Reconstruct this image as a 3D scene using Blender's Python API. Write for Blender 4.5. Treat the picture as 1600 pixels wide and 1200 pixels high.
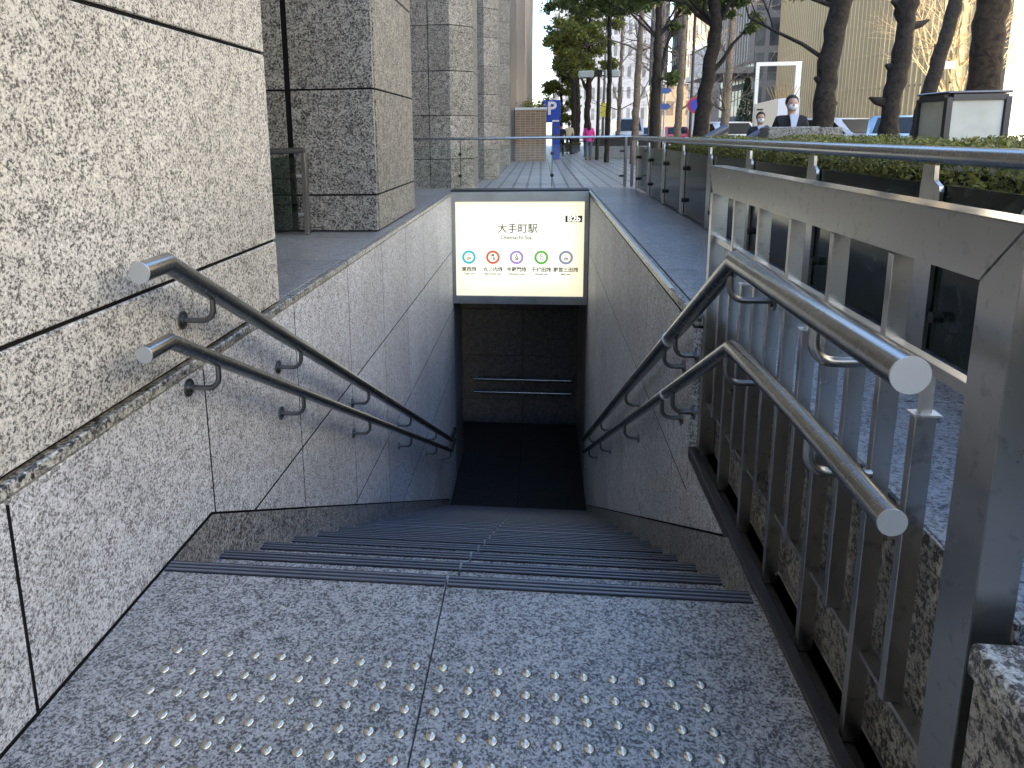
import bpy, bmesh, math, random
from mathutils import Vector, Matrix
for o in list(bpy.data.objects): bpy.data.objects.remove(o)
C = bpy.context.scene.collection
R = math.radians
rnd = random.Random(7)
PI = math.pi

# ---------------------------------------------------------------- camera
H = 1.13
cam = bpy.data.cameras.new("camera"); co = bpy.data.objects.new("camera", cam); C.objects.link(co)
bpy.context.scene.camera = co
F, CX, CY = 1121.7, 720.6, 435.9
cam.sensor_fit = 'HORIZONTAL'; cam.sensor_width = 36; cam.lens = F/1600*36
cam.shift_x = (800-CX)/1600; cam.shift_y = (CY-600)/1600
cam.clip_start = .02; cam.clip_end = 3000
p_, y_, r_ = 0.19788472, -0.11119906, 0.01339914
fw = Vector((math.sin(y_)*math.cos(p_), math.cos(y_)*math.cos(p_), -math.sin(p_)))
rt = Vector((math.cos(y_), -math.sin(y_), 0)); dn = fw.cross(rt)
c_, s_ = math.cos(r_), math.sin(r_)
ax = c_*rt+s_*dn; ay = -s_*rt+c_*dn
M = Matrix((ax, -ay, -fw)).transposed().to_4x4(); M.translation = (0, 0, H)
co.matrix_world = M

# ---------------------------------------------------------------- sky and sun
SUN = Vector((-.74, -.36, .57)).normalized()
el = math.asin(SUN.z)
w = bpy.data.worlds.new("World"); bpy.context.scene.world = w; w.use_nodes = True
nt = w.node_tree; nt.nodes.clear()
sk = nt.nodes.new('ShaderNodeTexSky'); sk.sky_type = 'NISHITA'; sk.sun_disc = False
sk.sun_elevation = el; sk.sun_rotation = math.atan2(SUN.x, SUN.y); sk.air_density = 1.1; sk.dust_density = 1.0; sk.ozone_density = 2.6
bg = nt.nodes.new('ShaderNodeBackground'); bg.inputs[1].default_value = .15
ow = nt.nodes.new('ShaderNodeOutputWorld')
nt.links.new(sk.outputs[0], bg.inputs[0]); nt.links.new(bg.outputs[0], ow.inputs[0])
sl = bpy.data.lights.new("sun", 'SUN'); sl.energy = 2.8; sl.angle = R(.5); sl.color = (1, .93, .82)
so = bpy.data.objects.new("sun", sl); C.objects.link(so)
so.rotation_euler = SUN.to_track_quat('Z', 'Y').to_euler()
sc = bpy.context.scene
sc.view_settings.view_transform = 'Standard'; sc.view_settings.look = 'None'
sc.view_settings.exposure = 2.45; sc.view_settings.gamma = 1

# ---------------------------------------------------------------- materials
def mat(name, col=(.5, .5, .5), rough=.5, metal=0, spec=.5):
    m = bpy.data.materials.new(name); m.use_nodes = True
    b = m.node_tree.nodes['Principled BSDF']
    b.inputs['Base Color'].default_value = (*col, 1); b.inputs['Roughness'].default_value = rough
    b.inputs['Metallic'].default_value = metal; b.inputs['Specular IOR Level'].default_value = spec
    return m
def N(m, t, **k):
    n = m.node_tree.nodes.new(t)
    for a, v in k.items():
        if a in n.inputs: n.inputs[a].default_value = v
        else: setattr(n, a, v)
    return n
def L(m, a, b): m.node_tree.links.new(a, b)
def B(m): return m.node_tree.nodes['Principled BSDF']
def ramp(m, src, stops, interp='LINEAR'):
    r = N(m, 'ShaderNodeValToRGB'); r.color_ramp.interpolation = interp
    e = r.color_ramp.elements
    while len(e) < len(stops): e.new(.5)
    for i, (p, c) in enumerate(stops):
        e[i].position = p; e[i].color = (*c, 1) if len(c) == 3 else c
    L(m, src, r.inputs[0]); return r
def vmix(m, fac, a, b, mode='MIX'):
    n = N(m, 'ShaderNodeMix', data_type='RGBA', blend_type=mode)
    if isinstance(fac, (int, float)): n.inputs[0].default_value = fac
    else: L(m, fac, n.inputs[0])
    for i, v in ((6, a), (7, b)):
        if isinstance(v, tuple): n.inputs[i].default_value = (*v, 1)
        else: L(m, v, n.inputs[i])
    return n.outputs[2]
def coord(m): return N(m, 'ShaderNodeTexCoord').outputs['Object']

def granite(name, light, mid, dark, scale=115, rough=.45, spec=.4, fd=.13, fm=.42, bump=.15, tone=.16):
    """feldspar, quartz and mica grains: warped voronoi cells blended with multi-octave noise"""
    m = mat(name, light, rough, 0, spec)
    co_ = coord(m)
    nz = N(m, 'ShaderNodeTexNoise', Scale=scale*1.1, Detail=3, Roughness=.65); L(m, co_, nz.inputs['Vector'])
    va = N(m, 'ShaderNodeVectorMath', operation='MULTIPLY_ADD'); L(m, nz.outputs['Color'], va.inputs[0])
    va.inputs[1].default_value = (2.6/scale,)*3; L(m, co_, va.inputs[2])
    vo = N(m, 'ShaderNodeTexVoronoi', Scale=scale); L(m, va.outputs[0], vo.inputs['Vector'])
    vs = N(m, 'ShaderNodeSeparateColor'); L(m, vo.outputs['Color'], vs.inputs[0])
    n2 = N(m, 'ShaderNodeTexNoise', Scale=scale*.9, Detail=4, Roughness=.7, Distortion=.8); L(m, co_, n2.inputs['Vector'])
    n6 = N(m, 'ShaderNodeTexNoise', Scale=scale*.13, Detail=3); L(m, co_, n6.inputs['Vector'])
    ad = N(m, 'ShaderNodeMath', operation='MULTIPLY_ADD'); L(m, n2.outputs['Fac'], ad.inputs[0]); ad.inputs[1].default_value = 2.0; ad.inputs[2].default_value = -.72
    v2 = N(m, 'ShaderNodeMath', operation='MULTIPLY_ADD'); L(m, vs.outputs[0], v2.inputs[0]); v2.inputs[1].default_value = .45; L(m, ad.outputs[0], v2.inputs[2])
    a2 = N(m, 'ShaderNodeMath', operation='MULTIPLY_ADD'); L(m, n6.outputs['Fac'], a2.inputs[0]); a2.inputs[1].default_value = .5; L(m, v2.outputs[0], a2.inputs[2])
    a3 = N(m, 'ShaderNodeMath', operation='ADD'); L(m, a2.outputs[0], a3.inputs[0]); a3.inputs[1].default_value = -.12
    r = ramp(m, a3.outputs[0], [(0, dark), (fd, dark), (fd+.12, mid), (fm+.08, tuple((a+b)/2 for a, b in zip(mid, light))), (fm+.26, light), (1, tuple(min(1, v*1.22) for v in light))])
    n3 = N(m, 'ShaderNodeTexNoise', Scale=scale*2.6, Detail=2); L(m, co_, n3.inputs['Vector'])
    r3 = ramp(m, n3.outputs['Fac'], [(.32, (.72,)*3), (.6, (1.08,)*3)])
    c = vmix(m, 1.0, r.outputs[0], r3.outputs[0], 'MULTIPLY')
    g = N(m, 'ShaderNodeNewGeometry')
    r4 = ramp(m, g.outputs['Random Per Island'], [(0, (1-tone,)*3), (1, (1+tone*.5,)*3)])
    c = vmix(m, 1.0, c, r4.outputs[0], 'MULTIPLY')
    n5 = N(m, 'ShaderNodeTexNoise', Scale=1.7, Detail=5); L(m, co_, n5.inputs['Vector'])
    r5 = ramp(m, n5.outputs['Fac'], [(.3, (.86, .855, .84)), (.65, (1.05,)*3)])
    c = vmix(m, 1.0, c, r5.outputs[0], 'MULTIPLY')
    L(m, c, B(m).inputs['Base Color'])
    bp = N(m, 'ShaderNodeBump', Strength=bump, Distance=.002); L(m, n3.outputs['Fac'], bp.inputs['Height']); L(m, bp.outputs[0], B(m).inputs['Normal'])
    return m

def brushed(m, col, rough):
    co_ = coord(m)
    n2 = N(m, 'ShaderNodeTexNoise', Scale=3.5, Detail=3); L(m, co_, n2.inputs['Vector'])
    r = ramp(m, n2.outputs['Fac'], [(.3, tuple(v*.8 for v in col)), (.6, col)]); L(m, r.outputs[0], B(m).inputs['Base Color'])
    n = N(m, 'ShaderNodeTexNoise', Scale=1.0, Detail=4, Roughness=.7); mp = N(m, 'ShaderNodeMapping'); mp.inputs['Scale'].default_value = (30, 300, 30)
    L(m, co_, mp.inputs[0]); L(m, mp.outputs[0], n.inputs['Vector'])
    mr = N(m, 'ShaderNodeMapRange'); L(m, n.outputs['Fac'], mr.inputs[0]); mr.inputs[1].default_value = .3; mr.inputs[2].default_value = .7
    mr.inputs[3].default_value = rough*.985; mr.inputs[4].default_value = rough*1.02; L(m, mr.outputs[0], B(m).inputs['Roughness'])
    return m
def steel(name, col=(.56, .55, .53), rough=.28, streak=True, dirt=.15):
    m = mat(name, col, rough, 1)
    if dirt < .08: return brushed(m, col, rough)
    co_ = coord(m)
    n = N(m, 'ShaderNodeTexNoise', Scale=9, Detail=6); L(m, co_, n.inputs['Vector'])
    mr = N(m, 'ShaderNodeMapRange'); L(m, n.outputs['Fac'], mr.inputs[0])
    mr.inputs[1].default_value = .3; mr.inputs[2].default_value = .7; mr.inputs[3].default_value = rough*.9; mr.inputs[4].default_value = rough*1.12
    L(m, mr.outputs[0], B(m).inputs['Roughness'])
    n2 = N(m, 'ShaderNodeTexNoise', Scale=38, Detail=4); L(m, co_, n2.inputs['Vector'])
    r = ramp(m, n2.outputs['Fac'], [(.28, tuple(v*(1-dirt) for v in col)), (.42, col)])
    L(m, r.outputs[0], B(m).inputs['Base Color'])
    n3 = N(m, 'ShaderNodeTexNoise', Scale=260, Detail=2); L(m, co_, n3.inputs['Vector'])
    bp = N(m, 'ShaderNodeBump', Strength=.02, Distance=.0005); L(m, n3.outputs['Fac'], bp.inputs['Height']); L(m, bp.outputs[0], B(m).inputs['Normal'])
    return m

G = {}
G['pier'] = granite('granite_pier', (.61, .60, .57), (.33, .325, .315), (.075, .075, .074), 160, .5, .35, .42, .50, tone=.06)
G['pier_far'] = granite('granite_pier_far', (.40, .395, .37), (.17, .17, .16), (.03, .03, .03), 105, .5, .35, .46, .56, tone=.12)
G['wall'] = granite('granite_wall', (.68, .70, .745), (.40, .41, .44), (.14, .14, .15), 175, .5, .35, .42, .51, tone=.07)
G['floor'] = granite('granite_floor', (.40, .398, .39), (.18, .18, .18), (.045, .045, .046), 185, .36, .5, .44, .54, bump=.35, tone=.05)
G['ledge'] = granite('granite_ledge', (.34, .35, .365), (.19, .195, .205), (.06, .06, .065), 150, .3, .55, .38, .52, tone=.12)
G['skirt'] = granite('granite_skirt', (.36, .365, .365), (.16, .16, .16), (.025, .025, .025), 140, .4, .45, .44, .56, tone=.1)
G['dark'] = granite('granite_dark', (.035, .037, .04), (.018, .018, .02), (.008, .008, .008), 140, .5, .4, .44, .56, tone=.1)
G['kerbwall'] = granite('granite_kerb_wall', (.33, .325, .30), (.15, .145, .135), (.03, .03, .028), 95, .5, .4, .44, .55, tone=.08)
G['coping'] = granite('granite_coping', (.46, .46, .43), (.18, .18, .175), (.03, .03, .03), 110, .3, .5, .47, .58, tone=.15)
M_ = {}
M_['joint'] = mat('joint_sealant', (.010, .010, .011), .9, 0, .1)
M_['steel'] = steel('brushed_steel')
M_['rail'] = steel('handrail_steel', (.40, .395, .38), .27, dirt=.06)
M_['cap'] = steel('steel_end_cap', (.62, .64, .66), .5, dirt=.12)
M_['fence'] = steel('fence_steel', (.46, .455, .44), .30, dirt=.28)
M_['darksteel'] = steel('dark_steel', (.2, .2, .2), .35)
M_['nosing'] = mat('nosing_rubber', (.02, .022, .028), .55, 0, .4)
M_['nosing_rib'] = mat('nosing_rib', (.11, .12, .145), .42, .0, .5)
M_['stud'] = steel('stud_steel', (.62, .58, .48), .26, dirt=.1)
M_['white_metal'] = mat('white_painted_metal', (.78, .78, .76), .4)
M_['black'] = mat('black_paint', (.015, .015, .016), .5)

def glass(name, tint=(.86, .93, .9), refl=.08, rough=.02):
    m = bpy.data.materials.new(name); m.use_nodes = True; t = m.node_tree; t.nodes.clear()
    tr = N(m, 'ShaderNodeBsdfTransparent'); tr.inputs[0].default_value = (*tint, 1)
    gl = N(m, 'ShaderNodeBsdfGlossy'); gl.inputs['Roughness'].default_value = rough
    fr = N(m, 'ShaderNodeFresnel', IOR=1.5); mx = N(m, 'ShaderNodeMixShader'); o = N(m, 'ShaderNodeOutputMaterial')
    ad = N(m, 'ShaderNodeMath', operation='ADD'); L(m, fr.outputs[0], ad.inputs[0]); ad.inputs[1].default_value = refl
    L(m, ad.outputs[0], mx.inputs[0]); L(m, tr.outputs[0], mx.inputs[1]); L(m, gl.outputs[0], mx.inputs[2]); L(m, mx.outputs[0], o.inputs[0])
    return m
M_['glass'] = glass('clear_glass', (.95, .975, .965), .0)
def dark_glass():
    m = mat('dark_green_glass', (.012, .022, .02), .12, 0, .2)
    n = N(m, 'ShaderNodeTexNoise', Scale=5, Detail=5, Distortion=1.5); L(m, coord(m), n.inputs['Vector'])
    r = ramp(m, n.outputs['Fac'], [(.45, (.004, .008, .007)), (.7, (.03, .045, .042))])
    L(m, r.outputs[0], B(m).inputs['Base Color'])
    return m
M_['dglass'] = dark_glass()

def leafmat(name, dark, light, trans=.35):
    m = bpy.data.materials.new(name); m.use_nodes = True; b = B(m)
    g = N(m, 'ShaderNodeNewGeometry')
    r = ramp(m, g.outputs['Random Per Island'], [(0, dark), (.7, tuple((a+b_)/2 for a, b_ in zip(dark, light))), (1, light)])
    L(m, r.outputs[0], b.inputs['Base Color']); b.inputs['Roughness'].default_value = .5
    tl = N(m, 'ShaderNodeBsdfTranslucent'); L(m, r.outputs[0], tl.inputs[0])
    mx = N(m, 'ShaderNodeMixShader'); mx.inputs[0].default_value = trans
    o = [n for n in m.node_tree.nodes if n.type == 'OUTPUT_MATERIAL'][0]
    L(m, b.outputs[0], mx.inputs[1]); L(m, tl.outputs[0], mx.inputs[2]); L(m, mx.outputs[0], o.inputs[0])
    return m
M_['leaf'] = leafmat('evergreen_leaf', (.06, .09, .03), (.23, .29, .09), .5)
M_['leaf2'] = leafmat('olive_leaf', (.11, .135, .035), (.42, .45, .12), .55)
M_['hedge'] = leafmat('hedge_leaf', (.05, .07, .016), (.36, .38, .12), .3)
def barkmat(name, a, b_):
    m = mat(name, a, .9)
    n = N(m, 'ShaderNodeTexNoise', Scale=14, Detail=6, Distortion=.6); L(m, coord(m), n.inputs['Vector'])
    r = ramp(m, n.outputs['Fac'], [(.3, a), (.62, b_)]); L(m, r.outputs[0], B(m).inputs['Base Color'])
    bp = N(m, 'ShaderNodeBump', Strength=.7, Distance=.02); L(m, n.outputs['Fac'], bp.inputs['Height']); L(m, bp.outputs[0], B(m).inputs['Normal'])
    return m
M_['bark'] = barkmat('dark_bark', (.009, .007, .006), (.04, .032, .024))
M_['bark2'] = barkmat('pale_bark', (.12, .095, .07), (.28, .23, .17))
M_['gold'] = barkmat('golden_bark', (.30, .2, .09), (.5, .36, .18))

def facade(name, wall, pane, sx, sz, fx=.5, fz=.5, rough=.25, axis='X', metal=0):
    """curtain wall: window grid in object space"""
    m = mat(name, wall, .6)
    co_ = coord(m); sp = N(m, 'ShaderNodeSeparateXYZ'); L(m, co_, sp.inputs[0])
    def cell(o, s, f):
        d = N(m, 'ShaderNodeMath', operation='MULTIPLY'); L(m, o, d.inputs[0]); d.inputs[1].default_value = 1/s
        fr = N(m, 'ShaderNodeMath', operation='FRACT'); L(m, d.outputs[0], fr.inputs[0])
        lt = N(m, 'ShaderNodeMath', operation='LESS_THAN'); L(m, fr.outputs[0], lt.inputs[0]); lt.inputs[1].default_value = f
        return lt.outputs[0]
    s0 = N(m, 'ShaderNodeMath', operation='ADD'); L(m, sp.outputs['X'], s0.inputs[0]); L(m, sp.outputs['Y'], s0.inputs[1])
    a = cell(s0.outputs[0], sx, fx); b = cell(sp.outputs['Z'], sz, fz)
    mu = N(m, 'ShaderNodeMath', operation='MULTIPLY'); L(m, a, mu.inputs[0]); L(m, b, mu.inputs[1])
    n = N(m, 'ShaderNodeTexNoise', Scale=.6, Detail=3); L(m, co_, n.inputs['Vector'])
    pr = ramp(m, n.outputs['Fac'], [(.35, pane), (.65, tuple(min(1, v*1.8+.02) for v in pane))])
    wr = ramp(m, n.outputs['Fac'], [(.3, tuple(v*.88 for v in wall)), (.7, wall)])
    c = vmix(m, mu.outputs[0], wr.outputs[0], pr.outputs[0]); L(m, c, B(m).inputs['Base Color'])
    mr = N(m, 'ShaderNodeMapRange'); L(m, mu.outputs[0], mr.inputs[0]); mr.inputs[3].default_value = .7; mr.inputs[4].default_value = rough
    L(m, mr.outputs[0], B(m).inputs['Roughness'])
    return m
def tiled(name, a, b_, joint, s, jw=.06, rough=.6):
    m = mat(name, a, rough)
    br = N(m, 'ShaderNodeTexBrick', Scale=1.0); br.offset = 0
    br.inputs['Color1'].default_value = (*a, 1); br.inputs['Color2'].default_value = (*b_, 1); br.inputs['Mortar'].default_value = (*joint, 1)
    br.inputs['Brick Width'].default_value = s; br.inputs['Row Height'].default_value = s; br.inputs['Mortar Size'].default_value = s*jw
    L(m, coord(m), br.inputs['Vector'])
    n = N(m, 'ShaderNodeTexNoise', Scale=.8, Detail=5); L(m, coord(m), n.inputs['Vector'])
    r = ramp(m, n.outputs['Fac'], [(.3, (.8,)*3), (.7, (1.1,)*3)])
    L(m, vmix(m, 1., br.outputs[0], r.outputs[0], 'MULTIPLY'), B(m).inputs['Base Color'])
    return m
M_['tile'] = tiled('pavement_tile', (.40, .40, .41), (.34, .35, .36), (.13, .13, .14), .3, .09, .45)
def asphalt():
    m = mat('asphalt', (.05, .05, .052), .85)
    n = N(m, 'ShaderNodeTexNoise', Scale=40, Detail=5); L(m, coord(m), n.inputs['Vector'])
    r = ramp(m, n.outputs['Fac'], [(.3, (.035,)*3), (.7, (.07,)*3)]); L(m, r.outputs[0], B(m).inputs['Base Color']); return m
M_['asphalt'] = asphalt()

# ---------------------------------------------------------------- mesh helpers
class MB:
    def __init__(s): s.bm = bmesh.new(); s.mi = 0
    def box(s, a, b, mi=0, bev=0):
        x0, y0, z0 = a; x1, y1, z1 = b
        v = [s.bm.verts.new(p) for p in ((x0,y0,z0),(x1,y0,z0),(x1,y1,z0),(x0,y1,z0),(x0,y0,z1),(x1,y0,z1),(x1,y1,z1),(x0,y1,z1))]
        fs = [s.bm.faces.new([v[i] for i in q]) for q in ((0,3,2,1),(4,5,6,7),(0,1,5,4),(1,2,6,5),(2,3,7,6),(3,0,4,7))]
        for f in fs: f.material_index = mi
        if bev:
            es = list({e for f in fs for e in f.edges})
            r = bmesh.ops.bevel(s.bm, geom=es, offset=bev, segments=1, affect='EDGES')
            for f in r['faces']: f.material_index = mi
        return s
    def prism(s, pts, d, mi=0, smooth=False):
        """pts: 3d polygon, d: extrusion vector"""
        d = Vector(d); a = [s.bm.verts.new(p) for p in pts]; b = [s.bm.verts.new(Vector(p)+d) for p in pts]
        n = len(pts); fs = [s.bm.faces.new(a[::-1]), s.bm.faces.new(b)]
        for i in range(n): fs.append(s.bm.faces.new((a[i], a[(i+1) % n], b[(i+1) % n], b[i])))
        for f in fs: f.material_index = mi; f.smooth = smooth
        return s
    def quad(s, pts, mi=0):
        f = s.bm.faces.new([s.bm.verts.new(p) for p in pts]); f.material_index = mi; return s
    def tube(s, pts, rad, seg=16, caps=True, mi=0, smooth=True):
        pts = [Vector(p) for p in pts]; n = len(pts)
        rad = rad if isinstance(rad, (list, tuple)) else [rad]*n
        rings = []; up = None
        for i, p in enumerate(pts):
            t0 = (p-pts[i-1]).normalized() if i else None
            t1 = (pts[i+1]-p).normalized() if i < n-1 else None
            t = t1 if t0 is None else t0 if t1 is None else (t0+t1).normalized()
            if up is None:
                up = Vector((0, 0, 1)) if abs(t.z) < .9 else Vector((1, 0, 0))
            x = t.cross(up).normalized(); u = x.cross(t).normalized(); up = u
            k = 1
            if t0 is not None and t1 is not None: k = 1/max(.5, t.dot(t1))
            ring = []
            bis = None
            if t0 is not None and t1 is not None and (t1-t0).length > 1e-4: bis = (t1-t0).normalized()
            for j in range(seg):
                a = 2*PI*j/seg; o = (x*math.cos(a)+u*math.sin(a))*rad[i]
                if bis is not None: o += bis*o.dot(bis)*(k-1)
                ring.append(s.bm.verts.new(p+o))
            rings.append(ring)
        for a, b in zip(rings, rings[1:]):
            for j in range(seg):
                f = s.bm.faces.new((a[j], a[(j+1) % seg], b[(j+1) % seg], b[j])); f.smooth = smooth; f.material_index = mi
        if caps:
            for q in (rings[0][::-1], rings[-1]):
                f = s.bm.faces.new([s.bm.verts.new(v.co) for v in q]); f.material_index = mi
        return s
    def ball(s, c, r, sub=2, sc=(1, 1, 1), mi=0, half=False):
        q = bmesh.ops.create_icosphere(s.bm, subdivisions=sub, radius=1)
        for v in q['verts']:
            v.co = Vector((v.co.x*r*sc[0]+c[0], v.co.y*r*sc[1]+c[1], v.co.z*r*sc[2]+c[2]))
        for f in {f for v in q['verts'] for f in v.link_faces}: f.smooth = True; f.material_index = mi
        return s
    def lathe(s, prof, seg=20, c=(0, 0, 0), mi=0, smooth=True):
        rings = []
        for r, z in prof:
            if r < 1e-6: rings.append([s.bm.verts.new((c[0], c[1], c[2]+z))])
            else: rings.append([s.bm.verts.new((c[0]+r*math.cos(2*PI*j/seg), c[1]+r*math.sin(2*PI*j/seg), c[2]+z)) for j in range(seg)])
        for a, b in zip(rings, rings[1:]):
            for j in range(seg):
                k = (j+1) % seg
                vs = [a[j % len(a)], a[k % len(a)], b[k % len(b)], b[j % len(b)]]
                vs = list(dict.fromkeys(vs))
                if len(vs) > 2: f = s.bm.faces.new(vs); f.smooth = smooth; f.material_index = mi
        return s
    def build(s, name, mats, parent=None, loc=(0, 0, 0), rz=0):
        me = bpy.data.meshes.new(name); bmesh.ops.recalc_face_normals(s.bm, faces=s.bm.faces[:]) if len(s.bm.faces) < 30000 else None
        s.bm.to_mesh(me); s.bm.free()
        for m in (mats if isinstance(mats, (list, tuple)) else [mats]): me.materials.append(m)
        o = bpy.data.objects.new(name, me); C.objects.link(o); o.location = loc; o.rotation_euler = (0, 0, rz)
        if parent: o.parent = parent
        return o
def tag(o, label=None, cat=None, group=None, kind=None):
    if label: o['label'] = label
    if cat: o['category'] = cat
    if group: o['group'] = group
    if kind: o['kind'] = kind
    return o
def thing(name, label, cat, loc=(0, 0, 0), rz=0, group=None):
    o = bpy.data.objects.new(name, None); C.objects.link(o); o.location = loc; o.rotation_euler = (0, 0, rz)
    o.empty_display_size = .1
    return tag(o, label, cat, group)
def dup(root, loc, rz=0, label=None, group=None):
    r = root.copy(); C.objects.link(r); r.location = loc; r.rotation_euler = (0, 0, rz)
    if label: r['label'] = label
    if group: r['group'] = group
    for ch in list(root.children):
        c = ch.copy(); C.objects.link(c); c.parent = r
        for g in list(ch.children):
            d = g.copy(); C.objects.link(d); d.parent = c
    return r
def slabs(mb, face, axis, us, vs, t=.03, gap=.005, bev=.0015, mi=0):
    """slabs with open joints; axis 'x'/'y': plane normal; face coordinate; slab body goes from face by t (signed)"""
    for u0, u1 in zip(us, us[1:]):
        for v0, v1 in zip(vs, vs[1:]):
            g = gap/2
            a, b = sorted((face, face+t))
            if axis == 'x': mb.box((a, u0+g, v0+g), (b, u1-g, v1-g), mi, bev)
            elif axis == 'y': mb.box((u0+g, a, v0+g), (u1-g, b, v1-g), mi, bev)
            else: mb.box((u0+g, v0+g, a), (u1-g, v1-g, b), mi, bev)
    return mb
def rng(a, b, s):
    r = [a]
    while r[-1]+s < b-.05: r.append(r[-1]+s)
    return r+[b]

# ================================================================ SETTING
XL, XR, YE = -1.0, .545, 8.15
ST = 1.668                    # edge of the top landing
NST, TR, RI = 19, .307, .159
ZB = -NST*RI
# pavement sheet with a hole over the stairwell
g = MB()
z = -.004
for a, b in (((-60, -40), (XL-.05, 200)), ((XR+.05, -40), (5.2, 200)), ((XL-.05, 8.3), (XR+.05, 200)), ((XL-.05, -40), (XR+.05, .2))):
    g.quad([(a[0], a[1], z), (b[0], a[1], z), (b[0], b[1], z), (a[0], b[1], z)])
tag(g.build('pavement', M_['tile']), kind='structure')
g = MB(); g.quad([(-900, -900, -.16), (900, -900, -.16), (900, .1, -.16), (-900, .1, -.16)])
g.quad([(-900, 200, -.16), (900, 200, -.16), (900, 1800, -.16), (-900, 1800, -.16)])
g.quad([(5.2, .1, -.16), (900, .1, -.16), (900, 200, -.16), (5.2, 200, -.16)])
tag(g.build('road', M_['asphalt']), kind='structure')
g = MB(); g.box((5.2, -40, -.155), (5.36, 200, .0), 0, .01); tag(g.build('kerb', G['ledge']), kind='structure')
g = MB(); g.box((13.2, -40, -.155), (40, 200, .0)); tag(g.build('far_pavement', M_['tile']), kind='structure')
g = MB()
for i in range(30): g.quad([(9.2, i*6, -.156), (9.35, i*6, -.156), (9.35, i*6+3.5, -.156), (9.2, i*6+3.5, -.156)])
tag(g.build('road_marking', mat('road_paint', (.75, .75, .72), .6)), kind='structure')

# top landing floor: granite slabs with a joint
SEAM = -.232
fl = MB(); slabs(fl, 0, 'z', [XL+.006, SEAM, XR+.02], [-1.2, ST-.0], -.05, .0035, .001)
fl.box((XL, -1.2, -.2), (XR+.02, ST-.06, -.052), 1)
fl.quad([(XL, -1.2, -.006), (XR+.02, -1.2, -.006), (XR+.02, ST-.05, -.006), (XL, ST-.05, -.006)], 2)
tag(fl.build('landing_floor', [G['floor'], M_['joint'], mat('grout', (.05, .05, .05), .9)]), kind='structure')
# lower landing floor
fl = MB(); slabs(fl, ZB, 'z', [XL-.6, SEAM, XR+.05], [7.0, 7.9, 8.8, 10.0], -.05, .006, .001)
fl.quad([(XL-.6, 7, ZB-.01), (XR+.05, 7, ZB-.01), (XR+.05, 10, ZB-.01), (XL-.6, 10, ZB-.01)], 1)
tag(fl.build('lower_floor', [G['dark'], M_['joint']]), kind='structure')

# ---------------------------------------------------------------- staircase
stair = thing('granite_staircase', 'grey granite stairs with dark ribbed nosings descending to the station', 'stairs', (0, ST, 0))
def nosing(y, zz, parent, first=False):
    # three-ribbed rubber strip set on the tread, its front flush with the edge
    n = MB()
    x0, x1 = XL+.012, XR-.012
    if first: x1 = XR-.02
    for a, b in ((x0, SEAM-.004), (SEAM+.004, x1)):
        n.box((a, y-.042, zz), (b, y+.002, zz+.003), 0)
        for k in range(3):
            yy = y-.039+k*.0145
            n.box((a, yy, zz+.0032), (b, yy+.0065, zz+.0058), 1)
        n.box((a, y+.0022, zz-.018), (b, y+.004, zz+.003), 0)
    return n.build('nosing_strip', [M_['nosing'], M_['nosing_rib']], parent)
nosing(0, 0, stair, True)
for k in range(1, NST):
    y0 = TR*(k-1); zz = -RI*k
    s = MB()
    for a, b in ((XL+.002, SEAM), (SEAM, XR-.002)):
        s.box((a+.002, y0+.004, zz-.05), (b-.002, y0+TR-.001, zz), 0, .001)      # tread slab
        s.box((a+.002, y0-.016+.012, zz+.001), (b-.002, y0+.0035, zz+RI-.024), 0)     # riser above it
    s.box((XL+.002, y0, zz-.25), (XR-.002, y0+TR-.004, zz-.052), 1)
    st = s.build('step', [G['floor'], M_['joint']], stair)
    nosing(y0+TR, zz, st)
yl = TR*(NST-1)
s = MB(); s.box((XL+.002, yl+.001, ZB-.02), (XR-.002, yl+.006, ZB+RI-.024)); s.build('riser', G['floor'], stair)

# ---------------------------------------------------------------- walls of the stairwell
def Lz(y): return 0 if y < 1.93 else max(-.53*(y-1.93), ZB+.09)
vj = [-1.31, -.49, .33, 1.15, 1.96, 2.77, 3.60, 4.43, 5.25, 6.07, 6.89, 7.71, YE]
zj = [-3.62, -2.93, -2.24, -1.55, -.86, -.17, .466]
lw = thing('stairwell_wall', 'pale speckled granite stairwell wall below the big pier, left of the stairs', 'wall', (XL, 0, 0))
m = MB(); slabs(m, 0, 'x', vj, zj, -.03, .009)
m.box((-.0302, -1.4, -3.7), (-.0013, YE, .45), 1)
# foreground: slabs run from the landing to the coping without the -.17 joint
m.box((-.25, -1.4, -3.7), (-.0304, YE, .45), 1)
m.build('slab_facing', [G['wall'], M_['joint']], lw)
m = MB()
ys = vj
for a, b in zip([v for v in ys], ys[1:]):
    m.box((-.03, a+.002, .469), (.005, b-.002, .496), 0, .003)
m.build('coping', [G['coping']], lw)
def skirt(x, sgn, parent, y0=1.60):
    m = MB()
    pts = [(x, y0, -.004), (x, 1.93, -.004)]
    yy = 1.93
    pts += [(x, 7.5, Lz(7.5)), (x, 7.5, Lz(7.5)-.9), (x, y0, -.9)]
    # base slabs with joints
    ends = [ST+.004, 2.75, 3.57, 4.4, 5.2, 6.0, 6.8, 7.45]
    for a, b in zip(ends, ends[1:]):
        top = [(x, a+.002, Lz(a)-.006)]
        if a < 1.93 < b: top.append((x, 1.93, -.006))
        top.append((x, b-.002, Lz(b)-.006))
        m.prism(top+[(x, b-.002, Lz(b)-.75), (x, a+.002, Lz(a)-.75)], (sgn*.006, 0, 0), 0)
    return m.build('skirting', [G['skirt']], parent)
skirt(0.0005, 1, lw)
m = MB()   # dark sealant line above the skirting and along the landing
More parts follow.
